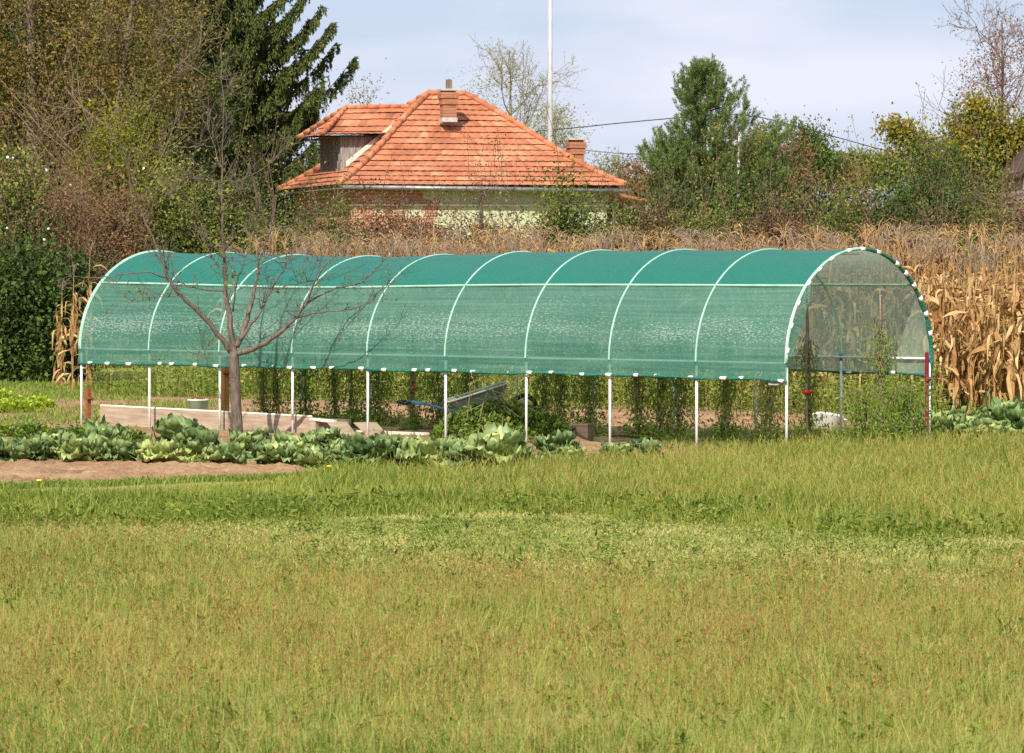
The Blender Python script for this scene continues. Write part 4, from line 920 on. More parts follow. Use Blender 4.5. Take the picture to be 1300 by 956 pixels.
# lettuces, celery
def leafy(name, n, r_, h, L_, mat, stem=True):
    mb = MB(); o = empty(name, (0, 0, 0)); az = rng.uniform(0, 2 * PI, n); rr = np.sqrt(rng.uniform(0, 1, n)) * r_
    P_ = np.stack([rr * np.cos(az), rr * np.sin(az), h * rng.uniform(.1, 1, n) * (1 - .5 * (rr / r_) ** 2)], 1)
    D = np.stack([np.cos(az) * .8, np.sin(az) * .8, rng.uniform(.1, 1, n)], 1) + rng.normal(size=(n, 3)) * .3
    mb.leaves(P_, D, rng.uniform(.6, 1.2, n) * L_, rng.uniform(.5, .9, n) * L_, rng.beta(2, 2, n), up=(0, 0, 1)); mb.build('foliage', mat, o)
    mb = MB()
    for k in range(14):
        a_ = rng.uniform(0, 6.28); mb.tube([(0, 0, 0), (r_ * .4 * math.cos(a_), r_ * .4 * math.sin(a_), h * .5), (r_ * .7 * math.cos(a_), r_ * .7 * math.sin(a_), h * .8)], .006, 4)
    mb.build('stems', mat, o); return o
lt = leafy('lettuce', 260, .19, .22, .085, M['lettuce'])
ls = [(-22, 520, 'yellow green lettuce cut by the left edge behind the garden'), (2, 512, 'bright lettuce at the left edge, rear one'), (12, 527, 'bright lettuce at the left edge, front one'), (24, 521, 'yellow green lettuce in the middle of the lettuce patch'), (38, 527, 'yellow green lettuce at the right front of the lettuce patch'), (48, 523, 'rightmost bright lettuce of the patch behind the cabbages')]
for q, (px, py, lab) in enumerate(ls):
    x, y = gp(px, py)
    if q == 0: o = lt; o.location = (x, y, 0); tag(o, cat='lettuce')
    else: o = copy_thing(lt, (x, y, 0), q * 1.7, .9 + .1 * (q % 3))
    tag(o, lab, 'lettuce', 'lettuces at the left edge')
ce = leafy('celery_plant', 300, .2, .26, .055, M['celery'])
cs = [(-20, 562, 'leafy celery plant cut by the left edge behind the cabbages'), (14, 560, 'leafy celery plant near the left edge behind the cabbages'), (42, 561, 'celery plant with yellow leaves left of the leftmost leg'), (70, 560, 'yellowing celery plant next left of the leftmost leg'), (98, 562, 'dark celery plant at the foot of the leftmost leg'), (124, 563, 'green celery plant before the left end of the plank'), (146, 566, 'celery plant with yellow stems before the plank'), (168, 568, 'celery plant just left of the second leg foot')]
for q, (px, py, lab) in enumerate(cs):
    x, y = gp(px, py)
    if q == 0: o = ce; o.location = (x, y, 0)
    else: o = copy_thing(ce, (x, y, 0), q * 1.3, .85 + .12 * (q % 3))
    tag(o, lab, 'celery', 'celery plants behind the cabbages')

# dandelions
dd = empty('dandelion', (0, 0, 0)); mb = MB(); mb.tube([(0, 0, 0), (.005, 0, .10)], .0025, 4); mb.build('stem', M['celery'], dd)
mb = MB(); mb.lathe([(0, .10), (.02, .102), (.028, .112), (.015, .118), (0, .116)], sides=10); mb.build('flower', M['petal_y'], dd, True)
ds = [(418, 608, 'yellow dandelion at the tip of the soil bed'), (50, 627, 'yellow dandelion at the left below the soil bed'), (56, 634, 'small yellow flower just below the left dandelion')]
for q, (px, py, lab) in enumerate(ds):
    x, y = gp(px, py)
    if q == 0: o = dd; o.location = (x, y, 0); o.scale = (1.2,) * 3
    else: o = copy_thing(dd, (x, y, 0), 1.0, 1.2 if q == 1 else .8)
    tag(o, lab, 'flower', 'dandelions in the grass')

# ------------------------------------------------------------ corn
def corn_parts(seed):
    h = rng.uniform(2.05, 2.45); ln = rng.normal(0, .05, 2)
    st = MB(); fo = MB(); ta = MB(); ea = MB()
    ax = lambda t: np.array([ln[0] * t * t * h, ln[1] * t * t * h, h * t])
    st.tube([ax(t) for t in np.linspace(-.01, 1, 8)], np.linspace(.015, .006, 8), 5, a=rng.uniform(.3, .6))
    nl = rng.integers(15, 19)
    for k in range(nl):
        t = .10 + .85 * k / nl; b = ax(t); az = (k % 2) * PI + seed * 1.3 + rng.normal(0, .7); L_ = rng.uniform(.4, .8); W = rng.uniform(.018, .045)
        W *= 1 if t < .75 else .6; L_ *= 1 if t < .75 else .75; rise = rng.uniform(-.2, .6) ; droop = rng.uniform(1.4, 3.6); tw_ = rng.uniform(-3.5, 3.5); S = 7; V = []; d0 = np.array([math.cos(az), math.sin(az), 0]); p = b.copy(); ang = 1.1 * rise + .5
        kink = rng.integers(2, 5)
        for q in range(S + 1):
            u = q / S; wq = W * (math.sin(PI * (.18 + .8 * u)) ** .7) * (1 - .3 * rng.uniform())
            side = np.array([-d0[1], d0[0], 0]) * math.cos(tw_ * u) + np.array([0, 0, 1]) * math.sin(tw_ * u)
            V += [p - side * wq, p + np.array([0, 0, .25 * wq]) * -1, p + side * wq]
            ang -= droop / S * (2.2 if q == kink else .8)
            p = p + (d0 * math.cos(max(ang, -1.5)) + np.array([0, 0, 1]) * math.sin(max(ang, -1.5))) * L_ / S
            d0 = d0 + np.array([rng.normal(0, .2), rng.normal(0, .2), 0]); d0 /= np.linalg.norm(d0)
            p[2] = max(p[2], .03)
        Q = []
        for q in range(S): Q += [[3 * q, 3 * q + 1, 3 * q + 4, 3 * q + 3], [3 * q + 1, 3 * q + 2, 3 * q + 5, 3 * q + 4]]
        fo.quads(V, Q, np.clip(rng.beta(2.4, 2) * .92 + rng.uniform(-.04, .04, len(Q)), 0, .92) if rng.uniform() > .03 else np.full(len(Q), .99))
    for k in range(15):     # dead leaves hanging down along the stalk
        t = rng.uniform(.2, .85); p = ax(t); az = rng.uniform(0, 6.28); L_ = rng.uniform(.3, .65); W = rng.uniform(.015, .04); S = 6; V = []; r0 = rng.uniform(.02, .10)
        out = np.array([math.cos(az), math.sin(az), 0]); sd = np.array([-out[1], out[0], 0]); w0 = rng.uniform(-2, 2)
        for q in range(S + 1):
            u = q / S; wq = W * (math.sin(PI * (.15 + .82 * u)) ** .6); c = p + out * (r0 * min(1, u * 3) + .02 * math.sin(u * 7 + k)) + sd * .03 * math.sin(u * 5 + w0) + np.array([0, 0, .05 * math.sin(min(u * 6, PI)) - L_ * u])
            c[2] = max(c[2], .02); s2 = sd * math.cos(w0 + u * 2.5) + out * math.sin(w0 + u * 2.5); V += [c - s2 * wq, c + s2 * wq]
        fo.quads(V, [[2 * q, 2 * q + 1, 2 * q + 3, 2 * q + 2] for q in range(S)], np.clip(rng.beta(2.2, 2) * .92 + rng.uniform(-.04, .04, S), 0, .92))
    # sheaths hugging the stalk
    for k in range(5):
        t = rng.uniform(.05, .8); a_, b_ = ax(t), ax(min(1, t + .1)); fo.tube([a_, (a_ + b_) / 2, b_], [.02, .026, .012], 5, a=rng.uniform(.3, .8))
    for k in range(rng.integers(1, 3)):
        t = rng.uniform(.38, .55); b = ax(t); az = rng.uniform(0, 6); d = np.array([math.cos(az) * .5, math.sin(az) * .5, rng.choice([-.8, .7])]); d /= np.linalg.norm(d)
        ea.tube([b, b + d * .06, b + d * .16, b + d * .24], [.012, .032, .03, .006], 7, a=rng.uniform(.55, .85))
    top = ax(1)
    for k in range(9):
        az = rng.uniform(0, 2 * PI); sp = rng.uniform(.05, .16); L_ = rng.uniform(.2, .36)
        ta.tube([top, top + np.array([math.cos(az) * sp * .5, math.sin(az) * sp * .5, L_ * .6]), top + np.array([math.cos(az) * sp * 1.2, math.sin(az) * sp * 1.2, L_ * .8]), top + np.array([math.cos(az) * sp * 1.8, math.sin(az) * sp * 1.8, L_ * .68])], .0045, 3, a=rng.uniform(0, 1), cap=False)
    return st, fo, ta, ea
NV = 9; CP = [corn_parts(k) for k in range(NV)]
cproto = []
for k, (st, fo, ta, ea) in enumerate(CP):
    o = empty('corn_plant', (0, 0, 0), 0, 'dry brown corn plant in the front rows of the cornfield', 'corn plant', 'dry corn plants in the front rows')
    st.build('stalk', M['corn'], o); fo.build('leaves', M['corn'], o); ta.build('tassel', M['tassel'], o); ea.build('ear', M['corn'], o); cproto.append(o)
spots = []
CW = 12.0
def in_view(p, m=60): return -m < 650 + F * p[0] / p[1] < 1300 + m
for row in range(4):
    i = -4.2
    while i < 15.4:
        i += .175 * rng.uniform(.7, 1.3); wd = CW + .62 * row + rng.normal(0, .07) + .3 * math.sin(i * .7); p = tp(i + .08 * row, wd)
        px = 650 + F * p[0] / p[1]
        if not in_view(p, 50) or px < 112: continue
        spots.append((p, row))
spots = spots[:285]
first = True
for q, (p, row) in enumerate(spots):
    pr = cproto[q % NV]; s = rng.uniform(.94, 1.1)
    if q < NV: pr.location = tuple(p); pr.rotation_euler = (0, 0, rng.uniform(0, 6)); pr.scale = (s, s, s)
    else: copy_thing(pr, tuple(p), rng.uniform(0, 6), s)
for (px, Y_, s, lab) in ((92, 68.5, .86, 'lone dried corn plant with curled leaves left of the tunnel end'), (78, 70, .8, 'shorter dried corn plant left of the lone one, against the dark bush'),
                    (110, 70.5, 1.0, 'dried corn plant rising right behind the left tunnel end')):
    o = copy_thing(cproto[int(px) % NV], (X(px, Y_), Y_, 0), px, s, lab, 'dried corn plants at the field corner')
# the rest of the field as one mass
def field():
    mb = MB(); n = 0
    arr = []
    for st, fo, ta, ea in CP:
        m = MB()
        for s_ in (st, fo, ta): 
            off = m.n
            V = np.vstack(s_.V); m.V.append(V); 
            for Q_ in s_.Q: m.Q.append(Q_ + off)
            for T_ in s_.T: m.T.append(T_ + off)
            m.qa += s_.qa; m.ta += s_.ta; m.n += len(V)
        arr.append((np.vstack(m.V), np.vstack(m.Q) if m.Q else None, np.vstack(m.T) if m.T else np.zeros((0, 3), int), np.concatenate(m.qa), np.concatenate(m.ta) if m.ta else np.zeros(0)))
    last = {}
    for row in range(3, 13):
        i = -6
        while i < 17:
            i += (.2 if row < 7 else .32) * rng.uniform(.7, 1.3); wd = CW + .62 * row + rng.normal(0, .08); p = tp(i, wd); px = 650 + F * p[0] / p[1]
            if not in_view(p, 180) or px < 118: continue
            if row == 3 and any(np.linalg.norm(p - s_[0]) < .12 for s_ in spots): continue
            V, Q, T_, qa, ta = arr[rng.integers(0, NV)]; a = rng.uniform(0, 6); ca, sa = math.cos(a), math.sin(a); s = rng.uniform(.95, 1.12)
            W = np.stack([V[:, 0] * ca - V[:, 1] * sa, V[:, 0] * sa + V[:, 1] * ca, V[:, 2]], 1) * s + p
            mb.mixed(W, Q, T_, qa, ta)
    return mb
tag(field().build('cornfield', M['corn']), 'mass of dry corn filling the field behind the front rows', 'cornfield', kind='stuff')

# ------------------------------------------------------------ branches
def limb(mb, pts, r0, r1, sides=6, tp_=1.0):
    pts = np.asarray(pts, float); mb.tube(pts, r1 + (r0 - r1) * (1 - np.linspace(0, 1, len(pts))) ** tp_, sides)
def smooth_path(pts, n):
    pts = np.asarray(pts, float); t = np.linspace(0, len(pts) - 1, n); out = []
    for u in t:
        i = min(int(u), len(pts) - 2); f = u - i; p0 = pts[max(i - 1, 0)]; p1 = pts[i]; p2 = pts[i + 1]; p3 = pts[min(i + 2, len(pts) - 1)]
        out.append(.5 * ((2 * p1) + (-p0 + p2) * f + (2 * p0 - 5 * p1 + 4 * p2 - p3) * f * f + (-p0 + 3 * p1 - 3 * p2 + p3) * f ** 3))
    return np.array(out)
def twig(mb, p, d, L_, r_, depth, tips, up=.15, spread=.6, kidsn=3, jit=.16, minr=.004):
    n = 5; pts = [p]; d = d / np.linalg.norm(d)
    for k in range(n):
        d = d + rng.normal(size=3) * jit + np.array([0, 0, up * .3]); d /= np.linalg.norm(d); pts.append(pts[-1] + d * L_ / n)
    limb(mb, pts, r_, max(r_ * .45, minr), 4 if r_ < .03 else 6)
    if depth == 0: tips.extend(pts[1:]); return
    for k in range(kidsn):
        i = rng.integers(1, n + 1) if k else n; dd = d * .5 + rng.normal(size=3) * spread + np.array([0, 0, up]); twig(mb, pts[i], dd, L_ * rng.uniform(.5, .8), max(r_ * .55, minr), depth - 1, tips, up, spread, kidsn, jit, minr)

# the bare fruit tree in front of the tunnel
TY = 49.9; TB = (X(302, TY), TY, 0)
tree = empty('bare_fruit_tree', TB, 0, 'small nearly leafless fruit tree with spreading limbs in front of the tunnel', 'tree')
def tq(px, py, dy=0.0):
    return np.array([X(px, TY) - TB[0], dy, Z(py, TY)])
mbT = MB(); tipsT = []
limb(mbT, smooth_path([(0, 0, -.1), (0, 0, .02), tq(299, 520), tq(298, 480), tq(297, 446)], 12) if False else smooth_path([np.array([0.0, 0, -.1]), np.array([0.0, 0, .05]), tq(300, 520), tq(298, 480), tq(297, 446)], 14), .074, .062, 12)
mbT.build('trunk', M['cherrybark'], tree, True)
limbs = [
 ([(297, 452), (292, 410), (286, 360), (284, 330), (281, 250), (284, 160), (280, 62)], .048, .005, (0, .0, .05, .05, 0, -.05, 0)),
 ([(294, 448), (262, 405), (232, 375), (216, 352), (213, 335)], .036, .020, (0, -.12, -.25, -.3, -.35)),
 ([(214, 340), (203, 315), (183, 270), (172, 235), (163, 195)], .018, .005, (-.35, -.38, -.4, -.5, -.5)),
 ([(214, 352), (185, 345), (150, 350), (120, 352), (92, 348)], .013, .004, (-.33, -.5, -.6, -.7, -.8)),
 ([(232, 375), (205, 377), (180, 382), (150, 385)], .009, .003, (-.25, -.3, -.5, -.6)),
 ([(286, 372), (255, 366), (232, 360), (210, 335), (190, 320)], .012, .004, (.05, -.1, -.2, -.2, -.1)),
 ([(300, 440), (314, 400), (322, 360), (328, 325), (340, 292), (347, 250)], .040, .006, (0, .15, .3, .35, .5, .6)),
 ([(304, 432), (328, 398), (347, 362), (362, 335), (374, 312), (390, 290)], .026, .004, (0, .1, .2, .3, .35, .4)),
 ([(299, 450), (335, 437), (368, 412), (388, 388), (402, 358), (420, 332), (452, 300)], .040, .006, (0, -.15, -.3, -.3, -.4, -.5, -.5)),
 ([(380, 402), (410, 396), (440, 392), (470, 384), (490, 368), (497, 360)], .014, .003, (-.3, -.5, -.6, -.65, -.7, -.7)),
 ([(392, 384), (425, 366), (455, 360), (480, 338), (498, 325), (520, 332)], .015, .003, (-.3, -.1, 0, .1, .15, .2)),
 ([(345, 368), (375, 360), (400, 356), (425, 350), (450, 352)], .010, .003, (.2, .3, .4, .45, .5)),
 ([(285, 350), (270, 330), (258, 312), (245, 290)], .012, .003, (.05, .3, .4, .5)),
 ([(284, 320), (300, 300), (320, 285), (335, 262)], .010, .003, (.05, -.2, -.3, -.4)),
 ([(330, 322), (355, 326), (385, 332), (410, 330)], .010, .003, (.35, .2, .1, .0)),
 ([(296, 395), (300, 370), (310, 340), (325, 300), (330, 270)], .013, .003, (0, -.2, -.4, -.5, -.6)),
 ([(282, 232), (262, 228), (235, 218), (205, 193)], .009, .003, (0, -.1, -.2, -.3)),
 ([(283, 230), (305, 228), (335, 212), (362, 190), (385, 172)], .009, .003, (0, .1, .2, .2, .3)),
 ([(282, 215), (268, 180), (258, 140), (243, 105)], .008, .003, (0, .2, .3, .3)),
 ([(283, 150), (275, 145), (258, 132)], .005, .003, (0, -.1, -.1)),
 ([(283, 140), (290, 115), (294, 97)], .005, .003, (0, .1, .1)),
 ([(281, 270), (300, 245), (325, 235)], .006, .003, (0, -.2, -.3)),
 ([(276, 425), (262, 440), (240, 452), (205, 456)], .006, .002, (0, -.15, -.2, -.2)),
 ([(340, 292), (370, 285), (400, 272), (425, 250)], .008, .003, (.5, .45, .3, .3)),
 ([(286, 330), (262, 300), (232, 262), (222, 240)], .009, .003, (.05, -.2, -.35, -.4)),
]
for pts, r0, r1, dy in limbs:
    P3 = [tq(a, b, d) for (a, b), d in zip(pts, dy)]; pp = smooth_path(P3, len(pts) * 4)
    pp[1:-1] += rng.normal(size=(len(pp) - 2, 3)) * .007
    mbL = MB(); limb(mbL, pp, r0, r1, 8 if r0 > .02 else 5, 1.7)
    L_ = np.linalg.norm(np.diff(pp, axis=0), axis=1).sum(); k = int(L_ * 15)
    for q in range(k):
        i = rng.integers(max(1, int(len(pp) * .22)), len(pp)); d = (pp[i] - pp[i - 1]); d = d / (np.linalg.norm(d) + 1e-9) * .5 + rng.normal(size=3) * .6 + np.array([0, 0, .25]); 
        twig(mbL, pp[i], d, rng.uniform(.10, .42), .0046, int(rng.uniform() < .4), tipsT, .12, .5, 2, .14, .0022)
    mbL.build('limb', M['cherrybark'], tree, True)
mb = MB(); tt = np.array(tipsT); sel = tt[(rng.uniform(size=len(tt)) < .035)]
mb.leaves(sel, rng.normal(size=(len(sel), 3)) + np.array([0, 0, -.6]), rng.uniform(.04, .08, len(sel)), rng.uniform(.02, .04, len(sel)), rng.uniform(.1, 1, len(sel)))
for (px, py) in ((292, 355), (297, 352), (290, 362), (180, 372), (190, 378), (172, 378), (262, 318), (276, 322)):
    p = np.array([tq(px, py, -.05)] * 5) + rng.normal(size=(5, 3)) * .03; mb.leaves(p, rng.normal(size=(5, 3)), rng.uniform(.05, .09, 5), rng.uniform(.03, .05, 5), rng.uniform(.2, .6, 5))
mb.build('leaves', M['yellow'], tree)

# ------------------------------------------------------------ shrubs and trees of the background
def blob_leaves(mb, cx, cy, cz, rx, ry, rz, nclump, nleaf, ls, lw, cr=.22, arange=(0, 1), shell=.5, down=0.0):
    """leaf clumps through an ellipsoid, denser near its skin"""
    u = rng.normal(size=(nclump, 3)); u /= np.linalg.norm(u, axis=1, keepdims=True); rad = rng.uniform(shell, 1.0, nclump) ** .6 * (1 + .24 * rng.normal(size=nclump).clip(-2, 1.6))
    C_ = u * rad[:, None] * np.array([rx, ry, rz]) + np.array([cx, cy, cz])
    ca = rng.uniform(arange[0], arange[1], nclump); k = rng.poisson(nleaf, nclump).clip(1); idx = np.repeat(np.arange(nclump), k); n = len(idx)
    sc = rng.uniform(.5, 1.4, nclump)[idx][:, None]
    P_ = C_[idx] + rng.normal(size=(n, 3)) * cr * sc * np.array([1, 1, .7]); out = u[idx]
    D = rng.normal(size=(n, 3)) * .8 + out * .5 + np.array([0, 0, -down])
    keep = P_[:, 2] > .03; P_, D, idx, out = P_[keep], D[keep], idx[keep], out[keep]; n = len(P_)
    mb.leaves(P_, D, rng.uniform(.6, 1.3, n) * ls, rng.uniform(.6, 1.3, n) * lw, np.clip(ca[idx] + rng.normal(0, .14, n), 0, 1))

def shrub(px, top, Y_, wpx, mat, label, stem='redtwig', dens=1.0, ls=.085, lw=.05, bare=0.0, cat='shrub', depth=None, name='shrub', arange=(.1, .9), nst=11, group='shrubs behind the cornfield'):
    h = Z(top, Y_); rx = wpx / 2 / F * Y_; ry = depth or rx * .8
    o = empty(name, (X(px, Y_), Y_, 0), 0, label, cat, group)
    mb = MB(); tips = []
    for k in range(nst):
        a = rng.uniform(0, 2 * PI); q = rng.uniform(0, .85); d = np.array([math.cos(a) * q * rx / h * 1.5, math.sin(a) * q * ry / h * 1.5, 1.0])
        twig(mb, np.array([math.cos(a) * .15 * rx, math.sin(a) * .15 * ry, 0]), d, h * rng.uniform(.5, .88) * (1 - .3 * q), .014, 2 if bare > .3 else 1, tips, .12, .3, 3, .1, .0045)
    mb.build('stems', M[stem], o)
    mb = MB(); vol = rx * ry * h; nc = int(min(700, 90 + 46 * vol) * dens)
    for sx, sz, sc in ((0, .5, 1), (-.35, .42, .7), (.38, .45, .72)):
        blob_leaves(mb, sx * rx, rng.normal(0, .1) * ry, h * sz, rx * .8 * sc, ry * .85 * sc, h * .48 * (1 if sx == 0 else .92), int(nc * .6), 34 * (1 - bare * .75), ls, lw, .2, arange, .25)
    if tips:
        tt = np.array(tips); tt = np.repeat(tt, 4, 0) + rng.normal(size=(4 * len(tt), 3)) * .07; mb.leaves(tt, rng.normal(size=(len(tt), 3)), ls * .8, lw * .8, rng.uniform(*arange, len(tt)))
    mb.build('foliage', M[mat], o); return o

def tree_gen(px, Y_, top, trunk_r, blobs, mat, label, bark='bark', spread=.5, limbs_n=9, bare=0.0, ls=.12, lw=.07, first_h=.25, name='tree', dens=1.0, twigs=2, arange=(.1, .9), twig_leaf=0.0, base_px=None, cat='tree', lean=0.0, shell=.4, tl=.3):
    """trunk, limbs and a crown made of leaf clumps in the given ellipsoids (px, py, wpx, hpx)"""
    o = empty(name, (X(px, Y_), Y_, 0), 0, label, cat); H = Z(top, Y_); s_ = Y_ / F; tips = []
    mb = MB(); pts = smooth_path([np.array([0.0, 0, -.2]), np.array([.1 * lean, .05, H * .3]), np.array([.5 * lean, -.1, H * .65]), np.array([lean, 0, H * .97])], 14); limb(mb, pts, trunk_r, trunk_r * .12, 9)
    mb.build('trunk', M[bark], o, True)
    mb = MB()
    for k in range(limbs_n):
        t = first_h + (1 - first_h) * (k + .5) / limbs_n * .92; i = int(t * 13); b = pts[i]
        a = k * 2.4 + rng.uniform(-.4, .4); d = np.array([math.cos(a), math.sin(a), .55 + .6 * t]); L_ = min(H * spread * .62, 2.6) * (1 - .6 * t) * rng.uniform(.75, 1.15)
        twig(mb, b, d, L_, min(.05, trunk_r * .45) * (1.1 - .7 * t), twigs, tips, .16, .5, 4, .11, .0045)
    mb.build('limbs', M[bark], o)
    mb = MB()
    for (bx_, by_, bw, bh) in blobs:
        rx = bw / 2 * s_; rz = bh / 2 * s_; cx = (bx_ - px) * s_; cz = Z(by_, Y_); nc = int(dens * (10 + 115 * rx * rz))
        blob_leaves(mb, cx, rng.normal(0, .15), cz, rx * .93, rx * .75, rz * .93, nc, 34 * (1 - bare), ls, lw, .24, arange, shell)
    if twig_leaf > 0 and tips:
        tt = np.array(tips); tt = tt[rng.uniform(size=len(tt)) < twig_leaf]; tt = tt + rng.normal(size=tt.shape) * .06
        mb.leaves(tt, rng.normal(size=(len(tt), 3)), ls * .8, lw * .8, rng.uniform(*arange, len(tt)))
    if mb.n: mb.build('crown', M[mat], o)
    return o

# left side
tree_gen(40, 100, -260, .22, [(30, 40, 190, 190), (90, 150, 170, 150), (-40, 150, 180, 220), (10, -120, 220, 200), (120, 20, 130, 150)], 'olive', 'big brownish green tree with visible trunks at the upper left', 'bark', .5, 14, .45, .10, .055, .2, 'broadleaf_tree', 1.0, 3, (.2, 1), .6)
tree_gen(130, 98, -200, .15, [(150, 60, 150, 150), (190, -60, 170, 170), (190, 120, 110, 110)], 'olive', 'leaning brown twiggy tree left of the spruce', 'bark', .55, 12, .5, .10, .05, .2, 'broadleaf_tree', .9, 3, (.3, 1), .6, lean=1.4)
tree_gen(205, 104, -120, .14, [(215, 40, 110, 120), (230, -60, 130, 120), (225, 120, 90, 90)], 'olive', 'slender tree with olive green leaves before the spruce', 'bark', .4, 11, .6, .10, .06, .2, 'broadleaf_tree', .8, 3, (.3, .9), .5)
tree_gen(-60, 108, -220, .2, [(-60, 60, 200, 260), (30, 100, 200, 260), (120, 80, 220, 280), (210, 150, 160, 180), (100, -80, 260, 160), (20, 210, 200, 120), (140, 220, 200, 120)], 'dark', 'dark green tree mass behind the twiggy trees at upper left', 'bark', .45, 10, .15, .13, .08, .15, 'broadleaf_tree', 1.2, 2, (.0, .8), 0)
tree_gen(270, 122, 60, .15, [(250, 180, 150, 150), (330, 200, 120, 110), (190, 180, 120, 130)], 'dark', 'low dark tree behind the spruce foot', 'bark', .45, 8, .15, .13, .08, .15, 'broadleaf_tree', 1.0, 2, (.0, .7), 0)
shrub(150, 112, 95, 150, 'yellow', 'rounded yellow green bush left of the spruce', 'palebark', 1.1, .09, .045, arange=(.0, .65), group='tall bushes at the left')
shrub(60, 195, 90, 170, 'rusty', 'brown twiggy bush below the big upper left tree', 'redtwig', .8, .07, .035, .45, group='tall bushes at the left')
shrub(215, 205, 86, 150, 'mid', 'leafy green bush behind the left end of the tunnel', 'redtwig', 1.3, arange=(.2, .9), group='tall bushes at the left')
shrub(298, 208, 87, 84, 'mid', 'leafy green bush at the foot of the spruce', 'redtwig', 1.3, arange=(.1, .8), group='tall bushes at the left')
shrub(130, 215, 84, 130, 'rusty', 'russet brown bush behind the corn at the left', 'redtwig', 1.3, bare=.25, arange=(.0, 1), group='tall bushes at the left')
shrub(10, 200, 76, 150, 'mid', 'tall bush with bindweed at the left photo edge', 'redtwig', 1.1, .09, .06, arange=(.1, .9), group='tall bushes at the left')
shrub(72, 225, 75.8, 120, 'rusty', 'brown twiggy bush beside the bindweed bush at the left', 'redtwig', 1.2, .07, .04, .45, group='tall bushes at the left')
shrub(25, 300, 73.5, 130, 'dark', 'dense dark green bush low at the left edge', 'redtwig', 1.0, .10, .07, arange=(.1, 1), group='tall bushes at the left')
shrub(85, 315, 74.5, 80, 'dark', 'dark bush behind the lone corn plant', 'redtwig', 1.5, .09, .07, arange=(.0, .8), group='tall bushes at the left')
shrub(-50, 220, 78, 150, 'mid', 'green bush cut by the left photo edge', 'redtwig', 1.0, group='tall bushes at the left')
# bindweed flowers
bf = [(10, 200), (57, 216), (88, 235), (7, 290), (55, 305), (62, 291), (18, 201), (40, 358), (184, 214)]
fl0 = None
for q, (px, py) in enumerate(bf):
    Y_ = 73.4 if py > 280 else 74.2
    if q == 0:
        mb = MB(); mb.lathe([(.004, 0), (.012, .03), (.035, .055), (.04, .056)], sides=10); fl0 = mb.build('bindweed_flower', M['petal_w'], smooth=True); o = fl0
    else: o = fl0.copy(); COL.objects.link(o)
    o.location = (X(px, Y_), Y_, Z(py, Y_)); o.rotation_euler = (R(75), 0, q * .7); o.scale = (.65, .65, .65)
    tag(o, 'small white bindweed flower on the bushes at the left', 'flower', 'white bindweed flowers on the left bushes')

# spruce
def spruce():
    Y_ = 118; px0 = 268; o = empty('spruce_tree', (X(px0, Y_), Y_, 0), 0, 'tall dark spruce with drooping twigs left of the house', 'spruce tree')
    H = 15.0; mb = MB(); limb(mb, [(0, 0, -.2), (0, 0, 5), (.05, 0, 10), (0, 0, H)], .24, .03, 9); mb.build('trunk', M['bark'], o, True)
    mbb = MB(); mbn = MB(); z = 1.2; nP = []; nD = []; nL = []
    zs = []
    while z < H - .3:
        f = (z / H); Lm = 4.3 * (1 - max(0, f - .12) ** 1.05 * .98) if f > .3 else 4.0
        k = 6
        off = rng.uniform(0, 2 * PI)
        for q in range(k):
            zs.append((z + rng.uniform(-.1, .1), off + q * 2 * PI / k + rng.uniform(-.25, .25), Lm * rng.uniform(.78, 1.05)))
        z += rng.uniform(.36, .5)
    # the long limbs seen against the sky on the right
    for zz, L_ in ((Z(118, Y_), 4.3), (Z(96, Y_), 3.7), (Z(70, Y_), 3.75), (Z(46, Y_), 3.5), (Z(22, Y_), 3.2), (Z(175, Y_), 3.0), (Z(150, Y_), 3.3), (Z(135, Y_), 3.4), (Z(84, Y_), 3.2), (Z(58, Y_), 3.0), (Z(34, Y_), 2.9), (Z(5, Y_), 2.8)): zs.append((zz, rng.uniform(-.45, .15), L_))
    for (zz, a, L_) in zs:
        d = np.array([math.cos(a), math.sin(a), 0]); s = np.array([-math.sin(a), math.cos(a), 0]); n = 12; pts = []
        for k in range(n + 1):
            u = k / n; pts.append(d * L_ * u + np.array([0, 0, zz + L_ * (-.22 * math.sin(u * PI * .8) + .36 * u * u * u + .02)]) + s * .08 * math.sin(u * 4 + a))
        pts = np.array(pts); mbb.tube(pts, np.linspace(.045, .008, n + 1), 4, cap=False)
        m = int(140 * L_ / 4 + 24); u = rng.uniform(.10, 1, m); f = u * n; i = f.astype(int).clip(0, n - 1); B = pts[i] * (1 - (f - i))[:, None] + pts[i + 1] * (f - i)[:, None]
        for b, uu in zip(B, u):
            sd = rng.choice([-1, 1]); drop = rng.uniform(.2, .6) * (1.15 - .6 * uu); out = rng.uniform(.0, .34) * (1 - .65 * uu)
            e = b + s * sd * out + d * rng.uniform(0, .22); fdown = e - np.array([0, 0, drop])
            for p, q_, cnt in ((b, e, 8), (e, fdown, 14)):
                t = rng.uniform(0, 1, cnt)[:, None]; P_ = p * (1 - t) + q_ * t; nP.append(P_); dd = (q_ - p); dd = dd / (np.linalg.norm(dd) + 1e-6); nD.append(dd + rng.normal(size=(cnt, 3)) * .35)
        t = rng.uniform(.3, 1, 26); f = t * n; i = f.astype(int).clip(0, n - 1); B = pts[i] * (1 - (f - i))[:, None] + pts[i + 1] * (f - i)[:, None]; nP.append(B + rng.normal(size=B.shape) * .02); nD.append(d + rng.normal(size=(26, 3)) * .5 + np.array([0, 0, .2]))
    P_ = np.vstack(nP); D = np.vstack(nD); n = len(P_)
    mbn.leaves(P_, D, rng.uniform(.09, .17, n), rng.uniform(.03, .06, n), rng.beta(2, 2.2, n)); mbb.build('limbs', M['bark'], o); mbn.build('crown', M['spruce'], o)
spruce()

